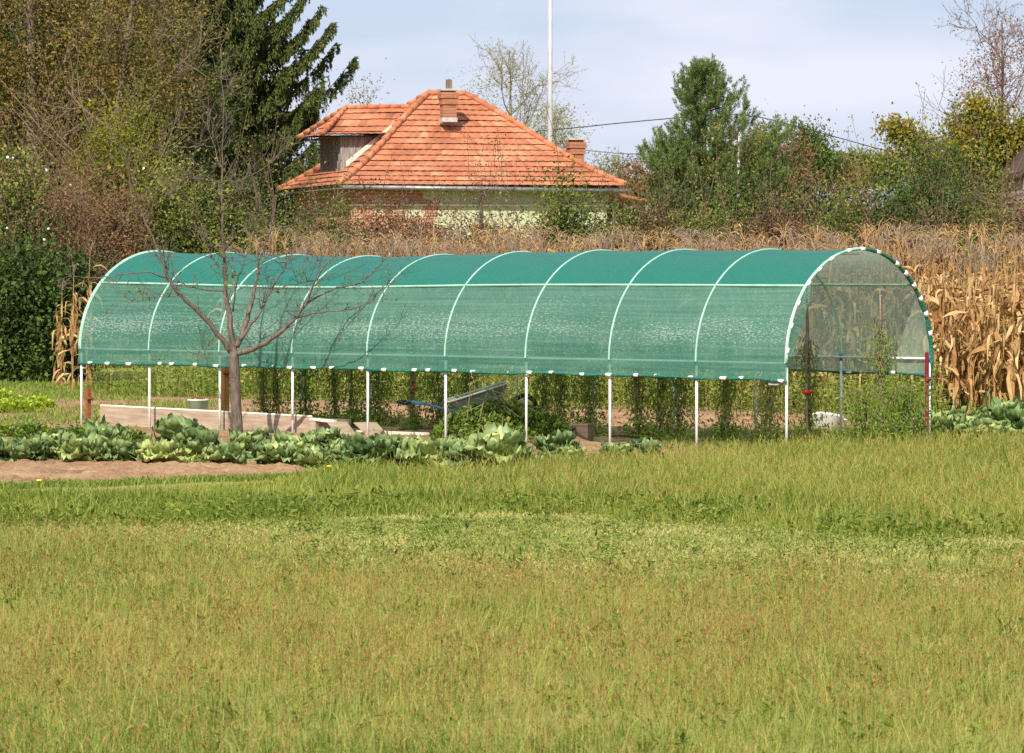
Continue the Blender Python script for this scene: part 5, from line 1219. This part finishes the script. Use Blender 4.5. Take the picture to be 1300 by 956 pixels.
# pine
def pine():
    Y_ = 98; px0 = 893; o = empty('pine_tree', (X(px0, Y_), Y_, 0), 0, 'light green pine with upright bottle brush shoots right of the house', 'pine tree'); H = Z(84, Y_); mb = MB()
    limb(mb, [(0, 0, -.2), (.04, 0, H * .5), (0.0, 0, H)], .08, .015, 8); mb.build('trunk', M['bark'], o, True)
    mbb = MB(); mbn = MB(); shoots = []
    def shoot(p, d, L_): shoots.append((p, d / np.linalg.norm(d), L_))
    z = .6
    while z < H - .15:
        # silhouette half width in metres by height, read off the photograph
        py = HZ - (z - EYE) / Y_ * F
        wl = np.interp(py, [84, 100, 115, 128, 145, 160, 185, 215, 250, 330], [5, 16, 26, 42, 34, 36, 58, 68, 78, 66]) / F * Y_
        wr = np.interp(py, [84, 100, 115, 128, 145, 160, 185, 215, 250, 330], [5, 12, 26, 40, 56, 58, 84, 106, 112, 100]) / F * Y_
        k = 10 if z < H * .66 else 6; off = rng.uniform(0, 6)
        for q in range(k):
            a = off + q * 2 * PI / k + rng.uniform(-.4, .4); L_ = (wr if math.cos(a) > 0 else wl) * rng.uniform(.6, 1.08); L_ = max(L_, .12)
            d = np.array([math.cos(a), math.sin(a), 0]); n = 6; pts = [np.array([0, 0, z]) + d * L_ * (j / n) + np.array([0, 0, L_ * (.02 + .40 * (j / n) ** 2)]) for j in range(n + 1)]
            mbb.tube(pts, np.linspace(.022, .008, n + 1), 4, cap=False)
            for j in range(1, n + 1):
                for _ in range(5 if z < H * .66 else 3):
                    dd = d * .35 + rng.normal(size=3) * .22 + np.array([0, 0, 1.0]); shoot(pts[j] + rng.normal(size=3) * .08, dd, rng.uniform(.2, .44))
        z += .25 if z < H * .66 else .40
    shoot(np.array([0, 0, H - .2]), np.array([0.05, 0, 1.0]), .42); shoot(np.array([0, 0, H - .25]), np.array([.5, 0, 1.0]), .34); shoot(np.array([0, 0, H - .3]), np.array([-.6, 0, 1.0]), .34)
    PP, DD = [], []
    for p, d, L_ in shoots:
        m = int(L_ * 260); t = rng.uniform(0, 1, m)[:, None]; PP.append(p + d * L_ * t); r_ = rng.normal(size=(m, 3)); r_ -= (r_ @ d)[:, None] * d; r_ /= np.linalg.norm(r_, axis=1, keepdims=True) + 1e-6; DD.append(r_ + d * 1.0)
    P_ = np.vstack(PP); D = np.vstack(DD); n = len(P_); mbn.leaves(P_, D, rng.uniform(.07, .11, n), rng.uniform(.009, .017, n), rng.beta(2, 2, n)); mbb.build('limbs', M['bark'], o); mbn.build('crown', M['pine'], o)
pine()

# behind the house
tree_gen(648, 132, 62, .14, [(640, 120, 90, 80), (690, 150, 60, 80), (615, 105, 60, 50)], 'willow', 'nearly bare willow rising behind the house roof', 'palebark', .42, 16, .88, .12, .03, .25, 'willow_tree', .8, 3, (.2, 1), .5, shell=.2)
tree_gen(705, 128, 120, .1, [(705, 165, 60, 80), (725, 175, 30, 50)], 'willow', 'lower yellowish willow behind the lamp mast', 'palebark', .2, 12, .6, .12, .03, .2, 'willow_tree', 1.0, 3, (.2, 1), .4, shell=.2)
tree_gen(462, 126, 85, .06, [(460, 115, 40, 50)], 'olive', 'thin sparse young tree between the spruce and the dormer', 'palebark', .16, 11, .85, .09, .05, .3, 'young_tree', .6, 2, (.3, 1), .3, shell=.1)
tree_gen(785, 150, 178, .08, [(785, 225, 60, 60), (760, 230, 50, 50)], 'willow', 'small yellowish twiggy tree beyond the rear chimney', 'palebark', .13, 10, .6, .13, .06, .2, 'young_tree', 1, 3, (.2, .8), .3)
tree_gen(815, 140, 190, .08, [(812, 225, 60, 60)], 'rusty', 'brown twiggy tree left of the pine', 'palebark', .13, 10, .55, .12, .06, .2, 'young_tree', 1, 3, (.2, .9), .3)
tree_gen(965, 125, 145, .1, [(975, 200, 90, 90), (1000, 215, 80, 70)], 'rusty', 'reddish brown twiggy tree just right of the pine', 'redtwig', .13, 14, .45, .11, .06, .2, 'broadleaf_tree', 1.1, 3, (.2, 1), .3)
tree_gen(1028, 140, 150, .12, [(1030, 185, 44, 56), (1045, 210, 50, 45), (1018, 205, 40, 50)], 'dark', 'dark green conical tree right of the pine against the sky', 'bark', .2, 10, .1, .12, .07, .2, 'broadleaf_tree', 1.6, 2, (.2, 1), 0, shell=.3)
tree_gen(1090, 160, 188, .12, [(1095, 215, 80, 45), (1130, 215, 60, 40)], 'mid', 'far green trees on the skyline right of the dark tree', 'bark', .25, 8, .1, .15, .09, .2, 'broadleaf_tree', 1.3, 2, (.3, 1), 0)
tree_gen(1065, 150, 192, .1, [(1062, 225, 60, 50), (1010, 235, 70, 50)], 'rusty', 'low russet tree below the dark conical tree', 'redtwig', .13, 8, .3, .13, .07, .2, 'broadleaf_tree', 1.2, 2, (.2, 1), .2)
# the right
tree_gen(1155, 104, 152, .08, [(1136, 160, 26, 14), (1148, 170, 30, 16), (1166, 184, 40, 24), (1190, 204, 60, 40), (1205, 222, 70, 50)], 'yellow', 'yellowing tree whose top leans out left against the sky', 'palebark', .14, 9, .1, .11, .08, .3, 'broadleaf_tree', 1.3, 2, (.1, .9), .2)
tree_gen(1240, 102, 118, .12, [(1240, 140, 34, 30), (1226, 165, 34, 30), (1262, 168, 44, 40), (1222, 190, 44, 36), (1290, 180, 50, 44), (1250, 205, 90, 50), (1320, 165, 50, 50)], 'yellow', 'green and yellow maple at the right below the bare tree', 'bark', .35, 10, .05, .11, .08, .25, 'broadleaf_tree', 1.3, 2, (.0, .95), .2)
tree_gen(1272, 118, 12, .11, [(1252, 90, 80, 110), (1290, 60, 80, 90), (1235, 125, 50, 50)], 'rusty', 'tall almost bare tree at the right photo edge', 'redtwig', .42, 18, .85, .09, .05, .2, 'bare_tree', .8, 3, (.3, 1), .25, shell=.1)
shrub(1180, 178, 94, 130, 'dark', 'large dark leafy bush on the right below the yellow tree', 'redtwig', 1.8, .09, .04, arange=(.2, 1), group='shrubs on the right', depth=1.2)
shrub(1245, 205, 92, 100, 'mid', 'olive green bush right of the large leafy bush', 'redtwig', 1.3, .09, .05, arange=(.2, .9), group='shrubs on the right')
shrub(1105, 215, 96, 110, 'yellow', 'yellowish bush left of the large leafy bush', 'redtwig', 1.2, .09, .05, arange=(.0, .7), group='shrubs on the right')
shrub(1060, 228, 98, 90, 'mid', 'green bush with yellow tips beyond the field', 'redtwig', 1.2, arange=(.3, 1), group='shrubs on the right')
shrub(1000, 222, 97, 100, 'mid', 'olive bush at the right foot of the pine', 'redtwig', 1.2, arange=(.3, 1), group='shrubs on the right')
shrub(1290, 235, 88, 70, 'rusty', 'reddish bush below the brick shed at the right edge', 'redtwig', 1.0, group='shrubs on the right')
shrub(1340, 215, 92, 90, 'mid', 'green bush cut by the right photo edge', 'redtwig', 1.2, group='shrubs on the right')
for (px, top, Y_, wpx, lab) in ((850, 238, 89, 110, 'dark green bush low behind the pine foot'), (940, 236, 90, 110, 'dark bush behind the birch trunk'), (1030, 238, 89, 110, 'dark bush behind the yellowish hedge'), (1120, 236, 90, 110, 'dark bush behind the russet bushes'), (1215, 238, 90, 110, 'dark bush between the large leafy bush and the russet bushes')):
    shrub(px, top, Y_, wpx, 'dark', lab, 'redtwig', 1.6, .10, .06, arange=(.0, .7))
# hedge row behind the corn
hedge = [(352, 250, 84, 80, 'mid', .2, 'green bush with brown twigs below the dormer'), (415, 243, 83, 90, 'mid', .1, 'green bush below the left corner of the house'),
 (470, 244, 84, 80, 'rusty', .15, 'brown dry bush below the left part of the house wall'), (515, 248, 85, 70, 'rusty', .15, 'russet bush before the exposed brick of the wall'),
 (560, 252, 83, 80, 'rusty', .2, 'low brown bush before the middle of the wall'), (610, 262, 83, 80, 'rusty', .25, 'dry grey brown bush below the downpipe'),
 (655, 272, 84, 70, 'rusty', .4, 'low dry bush before the pale green wall'), (745, 245, 84, 70, 'mid', .1, 'green bush right of the tall leafy sapling'),
 (790, 248, 83, 80, 'mid', .1, 'yellow green bush below the right house corner'), (835, 252, 83, 80, 'rusty', .2, 'dark red bush left below the pine'),
 (880, 250, 82, 80, 'mid', .1, 'olive bush below the pine'), (925, 246, 83, 80, 'mid', .1, 'green bush before the white birch trunk'),
 (970, 248, 82, 80, 'rusty', .2, 'brownish bush right of the birch trunk'), (1015, 252, 83, 80, 'rusty', .1, 'red brown bush right of the brownish one'),
 (1060, 248, 82, 80, 'mid', .1, 'fresh green bush behind the tunnel arch'), (1110, 262, 82, 80, 'rusty', .2, 'russet bush right of the tunnel arch'),
 (1160, 264, 81, 80, 'rusty', .3, 'reddish dry bush below the large leafy bush'), (1210, 266, 82, 80, 'rusty', .3, 'reddish brown bush behind the right corn'),
 (1255, 264, 81, 80, 'mid', .2, 'green brown bush near the right edge behind the corn'), (1300, 264, 82, 80, 'rusty', .3, 'dark red bush at the right edge behind the corn')]
for (px, top, Y_, wpx, mt, br, lab) in hedge:
    shrub(px, top, Y_, wpx, mt, lab, 'redtwig', 1.7, .07, .038, br, arange=(.0, .95))
shrub(712, 200, 83, 62, 'mid', 'tall leafy sapling before the right part of the house wall', 'redtwig', 1.1, .10, .05, .25, arange=(.1, .7), name='sapling', cat='sapling')
# birch
bo_ = empty('birch_tree', (X(936, 97), 97, 0), 0, 'birch with a patchy white trunk standing at the pine', 'birch tree')
mb = MB(); limb(mb, smooth_path([np.array([.02, 0, -.1]), np.array([.0, 0, 2.5]), np.array([.02, 0, 4.2]), np.array([.06, 0, Z(170, 97)])], 14), .07, .03, 9); mb.build('trunk', M['birch'], bo_, True)
mb = MB(); tips = []
for k in range(14): a = k * 2.4; twig(mb, np.array([0, 0, 2.6 + .19 * k]), np.array([math.cos(a), math.sin(a) + .6, .6]), .7, .015, 1, tips, .0, .5, 3)
mb.build('limbs', M['bark'], bo_); mb = MB(); tt = np.repeat(np.array(tips), 9, 0); tt = tt + rng.normal(size=tt.shape) * .16; mb.leaves(tt, rng.normal(size=tt.shape), .07, .045, rng.uniform(0, .9, len(tt))); mb.build('crown', M['yellow'], bo_)

# ------------------------------------------------------------ house
HA = R(14); C0 = np.array([X(430, 105), 105.0, 0]); HU = np.array([math.cos(HA), math.sin(HA), 0]); HV = np.array([-math.sin(HA), math.cos(HA), 0])
house = empty('house', tuple(C0), HA, 'old single storey house with orange tiled hipped roof and wooden dormer', 'house')
EZ = 4.34; RZ = 6.98; WA, WB = 8.0, 8.8; RL = .55  # ridge half-length
def roof_face(mb, a, b, c, d, rows, tile=.22):
    """a-b eave, d-c top, concave kick near the eave; each row a strip lifted at its lower edge, open beneath"""
    a, b, c, d = [np.array(q, float) for q in (a, b, c, d)]; nrm = np.cross(b - a, d - a); nrm /= np.linalg.norm(nrm)
    if nrm[2] < 0: nrm = -nrm
    def at_(s, t):
        l = a + (d - a) * t; r_ = b + (c - b) * t; p = l + (r_ - l) * s
        return p - nrm * .16 * math.sin(PI * min(1, t / .75)) * (1 - t) 
    for k in range(rows):
        t0 = k / rows; t1 = min(1.0, (k + 1.12) / rows); wdt = np.linalg.norm(at_(1, t0) - at_(0, t0)); m = max(2, int(wdt / tile)) * 2
        sk = rng.uniform(-.008, .008)
        lo, hi = [], []
        for j in range(m + 1):
            s = j / m; bump = .022 if j % 2 else 0.0; wob = .012 * mnoise.noise(Vector((s * 4, k * 1.7, rows)))
            lo.append(at_(s, t0 + sk / rows) + nrm * (.040 + bump * .5 + wob)); hi.append(at_(s, t1) + nrm * (.006 + bump * .5 + wob))
        tone = np.repeat(np.clip(rng.normal(.5, .22, (m + 1) // 2 + 1), 0, 1), 2)[:m]
        mb.grid(np.array([lo, hi]), tone)
    under = MB()
def ridge_caps(mb, a, b, r_=.085, step=.36, lift=.05):
    a, b = np.array(a, float), np.array(b, float); n = max(1, int(np.linalg.norm(b - a) / step))
    for k in range(n):
        p = a + (b - a) * k / n; q = a + (b - a) * (k + 1.08) / n; u = np.array([0, 0, lift]); mb.tube([p + u + np.array([0, 0, .015]), q + u], [r_ * 1.15, r_ * .92], 8, a=rng.uniform(.2, .9))
o_ = .0
e = [(0, 0, EZ), (WA, 0, EZ), (WA, WB, EZ), (0, WB, EZ)]; m1 = (WA / 2 - RL, WB / 2, RZ); m2 = (WA / 2 + RL, WB / 2, RZ)
roof = MB(); roof_face(roof, e[0], e[1], m2, m1, 17); roof_face(roof, e[3], e[0], m1, m1, 17); roof_face(roof, e[1], e[2], m2, m2, 14); roof_face(roof, e[2], e[3], m1, m2, 12)
rf = roof.build('roof', M['tile'], house)
mb = MB(); dz = .09
mb.quads([(*q[:2], q[2] - dz) for q in e] + [(m1[0], m1[1], m1[2] - .25), (m2[0], m2[1], m2[2] - .25)], [[0, 1, 5, 4], [2, 3, 4, 5]]); mb.tris([(*q[:2], q[2] - dz) for q in e] + [(m1[0], m1[1], m1[2] - .25), (m2[0], m2[1], m2[2] - .25)], [[3, 0, 4], [1, 2, 5]])
mb.V = [v - np.array([0, 0, .16]) * ((v[:, 2:3] > EZ) * 1) for v in mb.V]
mb.build('roof_deck', M['wood_dark'], rf)
mb = MB()
def kick(a, b, n=8):
    a, b = np.array(a, float), np.array(b, float); out = []
    for k in range(n + 1):
        t = k / n; p = a + (b - a) * t; p[2] -= .19 * math.sin(PI * min(1, t / .75)) * (1 - t); out.append(p)
    return out
for (a_, b_) in ((e[0], m1), (e[1], m2), (e[3], m1), (e[2], m2)):
    kk = kick(a_, b_)
    for p, q in zip(kk[:-1], kk[1:]): ridge_caps(mb, p, q, .085, .34)
ridge_caps(mb, m1, m2); mb.build('ridge_tiles', M['tile'], rf, True)
wi = .42
mb = MB(); mb.box((WA / 2, WB / 2, EZ / 2 - .04), (WA - 2 * wi, WB - 2 * wi, EZ - .08)); mb.build('wall', M['wall'], house)
mb = MB(); mb.box((WA / 2, wi - .03, EZ - .52), (WA - 2 * wi + .1, .10, .045)); mb.build('cornice', M['wood_edge'], house)
mb = MB(); mb.box((WA / 2, .22, EZ - .10), (WA - .3, .40, .03)); mb.box((.22, WB / 2, EZ - .10), (.40, WB - .3, .03)); mb.build('eaves', M['wood_dark'], house)
mb = MB(); mb.tube([(.1, -.05, EZ - .05), (WA * .5, -.05, EZ - .075), (WA + .05, -.05, EZ - .13)], .062, 8); gt = mb.build('gutter', M['gutter'], house, True)
mb = MB(); mb.tube([(WA * .5, -.03, EZ - .12), (WA * .5, .18, EZ - .35), (WA * .5, .34, EZ - .5), (WA * .5, .34, .1)], .045, 8); mb.build('downpipe', M['gutter'], gt, True)
mb = MB(); mb.tube([(WA - .25, .0, EZ - .12), (WA - .25, .3, EZ - .4), (WA - .25, .34, .1)], .045, 8); mb.build('downpipe', M['gutter'], gt, True)
for k in range(2):
    mb = MB(); cx = 1.9 + 4.2 * k; mb.box((cx, wi - .02, 2.2), (1.0, .08, 1.3)); w_ = mb.build('window', M['wood_edge'], house); mb = MB(); mb.box((cx - .24, wi - .05, 2.2), (.4, .03, 1.15)); mb.box((cx + .24, wi - .05, 2.2), (.4, .03, 1.15)); mb.build('pane', M['black'], w_)
# dormer on the left slope: front wall looks left, cheek looks to the camera
def zroof(s):  # height of left slope at distance s from the eave
    t = s / (WA / 2 - RL); return EZ + (RZ - EZ) * t - .19 * math.sin(PI * min(1, t / .75)) * (1 - t)
t0_, t1_ = 3.3, 6.2; s0 = .72; DZ = 5.80
dm = MB()
n = 14; top_s = 2.15
# cheek as board slab following the slope
for tt_ in (t0_, t1_):
    V = []; 
    for k in range(n + 1):
        s = s0 + (top_s - s0) * k / n; V += [(s, tt_, min(zroof(s) - .1, DZ)), (s, tt_, DZ)]
    dm.quads(V, [[2 * k, 2 * k + 2, 2 * k + 3, 2 * k + 1] for k in range(n)])
    for k in range(11):   # cover strips of the boarding
        s = s0 + .08 + k * .155; zb = zroof(s) + .02
        if zb < DZ - .05: dm.box((s, tt_ - (.014 if tt_ == t0_ else -.014), (zb + DZ) / 2), (.028, .02, DZ - zb - .01))
dm.quads([(s0, t0_, zroof(s0) - .1), (s0, t1_, zroof(s0) - .1), (s0, t1_, DZ), (s0, t0_, DZ)], [[0, 3, 2, 1]])
for k in range(1, 16): 
    tt_ = t0_ + (t1_ - t0_) * k / 16; dm.box((s0 - .014, tt_, (zroof(s0) + DZ) / 2), (.02, .03, DZ - zroof(s0) - .02))
dw = dm.build('dormer', M['greywood'], house)
mb = MB(); mb.hexa([(s0 + .15, t0_ - .07, zroof(s0 + .15) + .03), (top_s, t0_ - .07, zroof(top_s) + .02), (top_s, t0_ - .04, zroof(top_s) + .02), (s0 + .15, t0_ - .04, zroof(s0 + .15) + .03),
                    (s0 + .15, t0_ - .07, zroof(s0 + .15) + .19), (top_s, t0_ - .07, zroof(top_s) + .15), (top_s, t0_ - .04, zroof(top_s) + .15), (s0 + .15, t0_ - .04, zroof(s0 + .15) + .19)]); mb.build('skirting_board', M['wood_edge'], dw)
mb = MB(); ov = .32; A_ = (s0 - ov - .25, t0_ - ov, DZ - .02); B_ = (2.45, t0_ - ov, DZ + .02); C_ = (3.05, (t0_ + t1_) / 2, 6.62); D_ = (s0 + .45, (t0_ + t1_) / 2, 6.58); E_ = (s0 - ov - .25, t1_ + ov, DZ - .02); F_ = (2.45, t1_ + ov, DZ)
roof_face(mb, A_, B_, C_, D_, 5); roof_face(mb, E_, A_, D_, D_, 5); roof_face(mb, F_, E_, D_, C_, 5)
dr = mb.build('dormer_roof', M['tile'], dw)
mb = MB(); ridge_caps(mb, A_, D_, .07, .3, .04); ridge_caps(mb, D_, C_, .07, .3, .04); ridge_caps(mb, E_, D_, .07, .3, .04); mb.build('ridge_tiles', M['tile'], dr, True)
mb = MB()
mb.quads([(A_[0] + .05, A_[1] + .05, A_[2] - .05), (B_[0], B_[1] + .05, B_[2] - .07), (F_[0], F_[1] - .05, F_[2] - .07), (E_[0] + .05, E_[1] - .05, E_[2] - .05)], [[0, 1, 2, 3]]); mb.build('soffit', M['darkroof'], dr)
mb = MB(); mb.tube([(B_[0] - .1, B_[1] - .02, B_[2] + .05), (C_[0] - .02, C_[1] - .35, C_[2] - .02)], .05, 6); mb.build('valley', M['darkroof'], dr, True)
# chimneys
def chimney(cx, cy, z0, z1, w_, pot, label=None):
    c = MB(); nb = int((z1 - z0) / .085)
    for k in range(nb):
        g = .012 * (k % 2) + (.06 if nb - 4 <= k else 0) + (.05 if k >= nb - 2 else 0); c.box((cx, cy, z0 + (k + .5) * .085), (w_ + g, w_ + g, .078), a=.5)
    c.box((cx, cy, (z0 + z1) / 2), (w_ - .03, w_ - .03, z1 - z0)); ch = c.build('chimney', M['brick'], rf)
    b = MB(); b.box((cx, cy, z1 + .03), (w_ + .16, w_ + .16, .055)); b.build('cap', M['concrete'], ch)
    if pot:
        b = MB(); b.box((cx + .02, cy, z1 + .19), (.15, .15, .26)); b.build('pot', M['bark'], ch)
        b = MB(); b.box((cx, cy, z0 + .0), (w_ + .05, w_ + .05, .12)); b.build('base_render', M['concrete'], ch)
    return ch
cY = 107.3
def hl(px, Y_, z): # photo column at distance -> house coordinates
    p = np.array([X(px, Y_), Y_, 0]) - C0; return (float(p @ HU), float(p @ HV), z)
q = hl(569, 108.4, 0); zf = EZ + (RZ - EZ) * q[1] / (WB / 2)
chimney(q[0], q[1], Z(151, 107.6), Z(114, 107.6), .38, True)
q = hl(731, 110.5, 0); chimney(q[0], q[1], 4.9, Z(178, 110.5), .38, False)
mb = MB(); mb.hexa([(WA - .3, 1.2, EZ - .15), (WA + 1.1, 1.2, EZ - .42), (WA + 1.1, 4, EZ - .42), (WA - .3, 4, EZ - .15), (WA - .3, 1.2, EZ - .08), (WA + 1.1, 1.2, EZ - .35), (WA + 1.1, 4, EZ - .35), (WA - .3, 4, EZ - .08)]); lr = mb.build('lean_to_roof', M['tile'], house)
for q_ in (1.3, 3.9):
    mb = MB(); mb.box((WA + .95, q_, (EZ - .4) / 2), (.12, .12, EZ - .42)); mb.build('post', M['wood_dark'], lr)

# lamp mast, power pole, wires
mb = MB(); mb.tube([(0, 0, 0), (0, 0, 6), (0, 0, 13)], [.085, .075, .06], 12); ms = empty('lamp_mast', (X(698.5, 118), 118, 0), 0, 'tall pale round mast rising behind the house roof', 'mast'); mb.build('pole', M['mast'], ms, True)
mb = MB(); mb.tube([(0, 0, 12.9), (.0, -.6, 13.3), (0, -1.4, 13.4)], .035, 8); mb.build('arm', M['mast'], ms, True); mb = MB(); mb.box((0, -1.6, 13.38), (.22, .6, .1)); mb.build('lamp_head', M['mast'], ms)
PY_ = 116; up_ = empty('power_pole', (X(912, PY_), PY_, 0), 0, 'wooden power pole hidden behind the pine top', 'pole'); mb = MB(); mb.tube([(0, 0, 0), (0, 0, Z(150, PY_))], [.12, .09], 10); mb.build('shaft', M['wood_dark'], up_, True)
mb = MB(); mb.tube([(0, 0, Z(150, PY_) - .1), (0, 0, Z(150, PY_) + .15)], .04, 8); mb.build('insulator', M['white_clip'], up_, True)
def wire(pts, label, r_=.016, sagm=.0):
    P3 = [np.array([X(a, c), c, Z(b, c)]) for a, b, c in pts]; mb = MB(); mb.tube(smooth_path(P3, 24), r_, 5); tag(mb.build('power_line', M['wire'], smooth=True), label, 'power line')
wire([(560, 176, 124), (700, 165, 121), (800, 155, 119), (912, 145, 116)], 'black power line from behind the willow to the pine')
wire([(912, 145, 116), (965, 149, 117), (1050, 171, 120), (1160, 200, 124), (1330, 236, 130)], 'black power line falling right from the pine')
wire([(735, 190, 122), (790, 195, 124), (850, 197, 126), (960, 200, 128)], 'thin lower power line right of the rear chimney', .011)

# brick shed at the right edge
sh_ = empty('brick_shed', (X(1336, 100), 100, 0), R(8), 'pale brick gable of a shed cut by the right photo edge', 'shed')
mb = MB(); zt = Z(172, 100); zl = Z(218, 100); wl = -.75
mb.hexa([(wl, 0, 0), (3.0, 0, 0), (3.0, 4, 0), (wl, 4, 0), (wl, 0, zl), (3.0, 0, zl), (3.0, 4, zl), (wl, 4, zl)]); 
mb.tris([(wl, 0, zl), (3.0, 0, zl), (1.1, 0, zt + 1.2), (wl, 4, zl), (3.0, 4, zl), (1.1, 4, zt + 1.2)], [[0, 1, 2], [5, 4, 3]]); mb.build('wall', M['palebrick'], sh_)
mb = MB()
for (a_, b_) in (((wl - .15, zl - .16), (1.1, zt + 1.3)), ((3.15, zl - .16), (1.1, zt + 1.3))):
    mb.hexa([(a_[0], -.15, a_[1]), (b_[0], -.15, b_[1]), (b_[0], 4.15, b_[1]), (a_[0], 4.15, a_[1]), (a_[0], -.15, a_[1] + .14), (b_[0], -.15, b_[1] + .14), (b_[0], 4.15, b_[1] + .14), (a_[0], 4.15, a_[1] + .14)])
mb.build('roof', M['darkroof'], sh_)

# far woods closing the horizon
mb = MB(); n = 42000; x = rng.uniform(-75, 75, n); top = 6.9 + 1.6 * lut(x, x * 0, .12, 41) + .9 * lut(x, x * 0, .5, 42); z = rng.uniform(.0, 1, n) ** .7 * top; y = 260 + rng.uniform(-3, 3, n)
mb.leaves(np.stack([x, y, z], 1), rng.normal(size=(n, 3)), rng.uniform(.4, .9, n), rng.uniform(.25, .6, n), np.clip(rng.uniform(.1, .8, n) + .2 * lut(x, z, .3, 43), 0, 1))
tag(mb.build('far_wood', M['olive']), 'far low wood closing the horizon behind the fields', 'wood', kind='stuff')
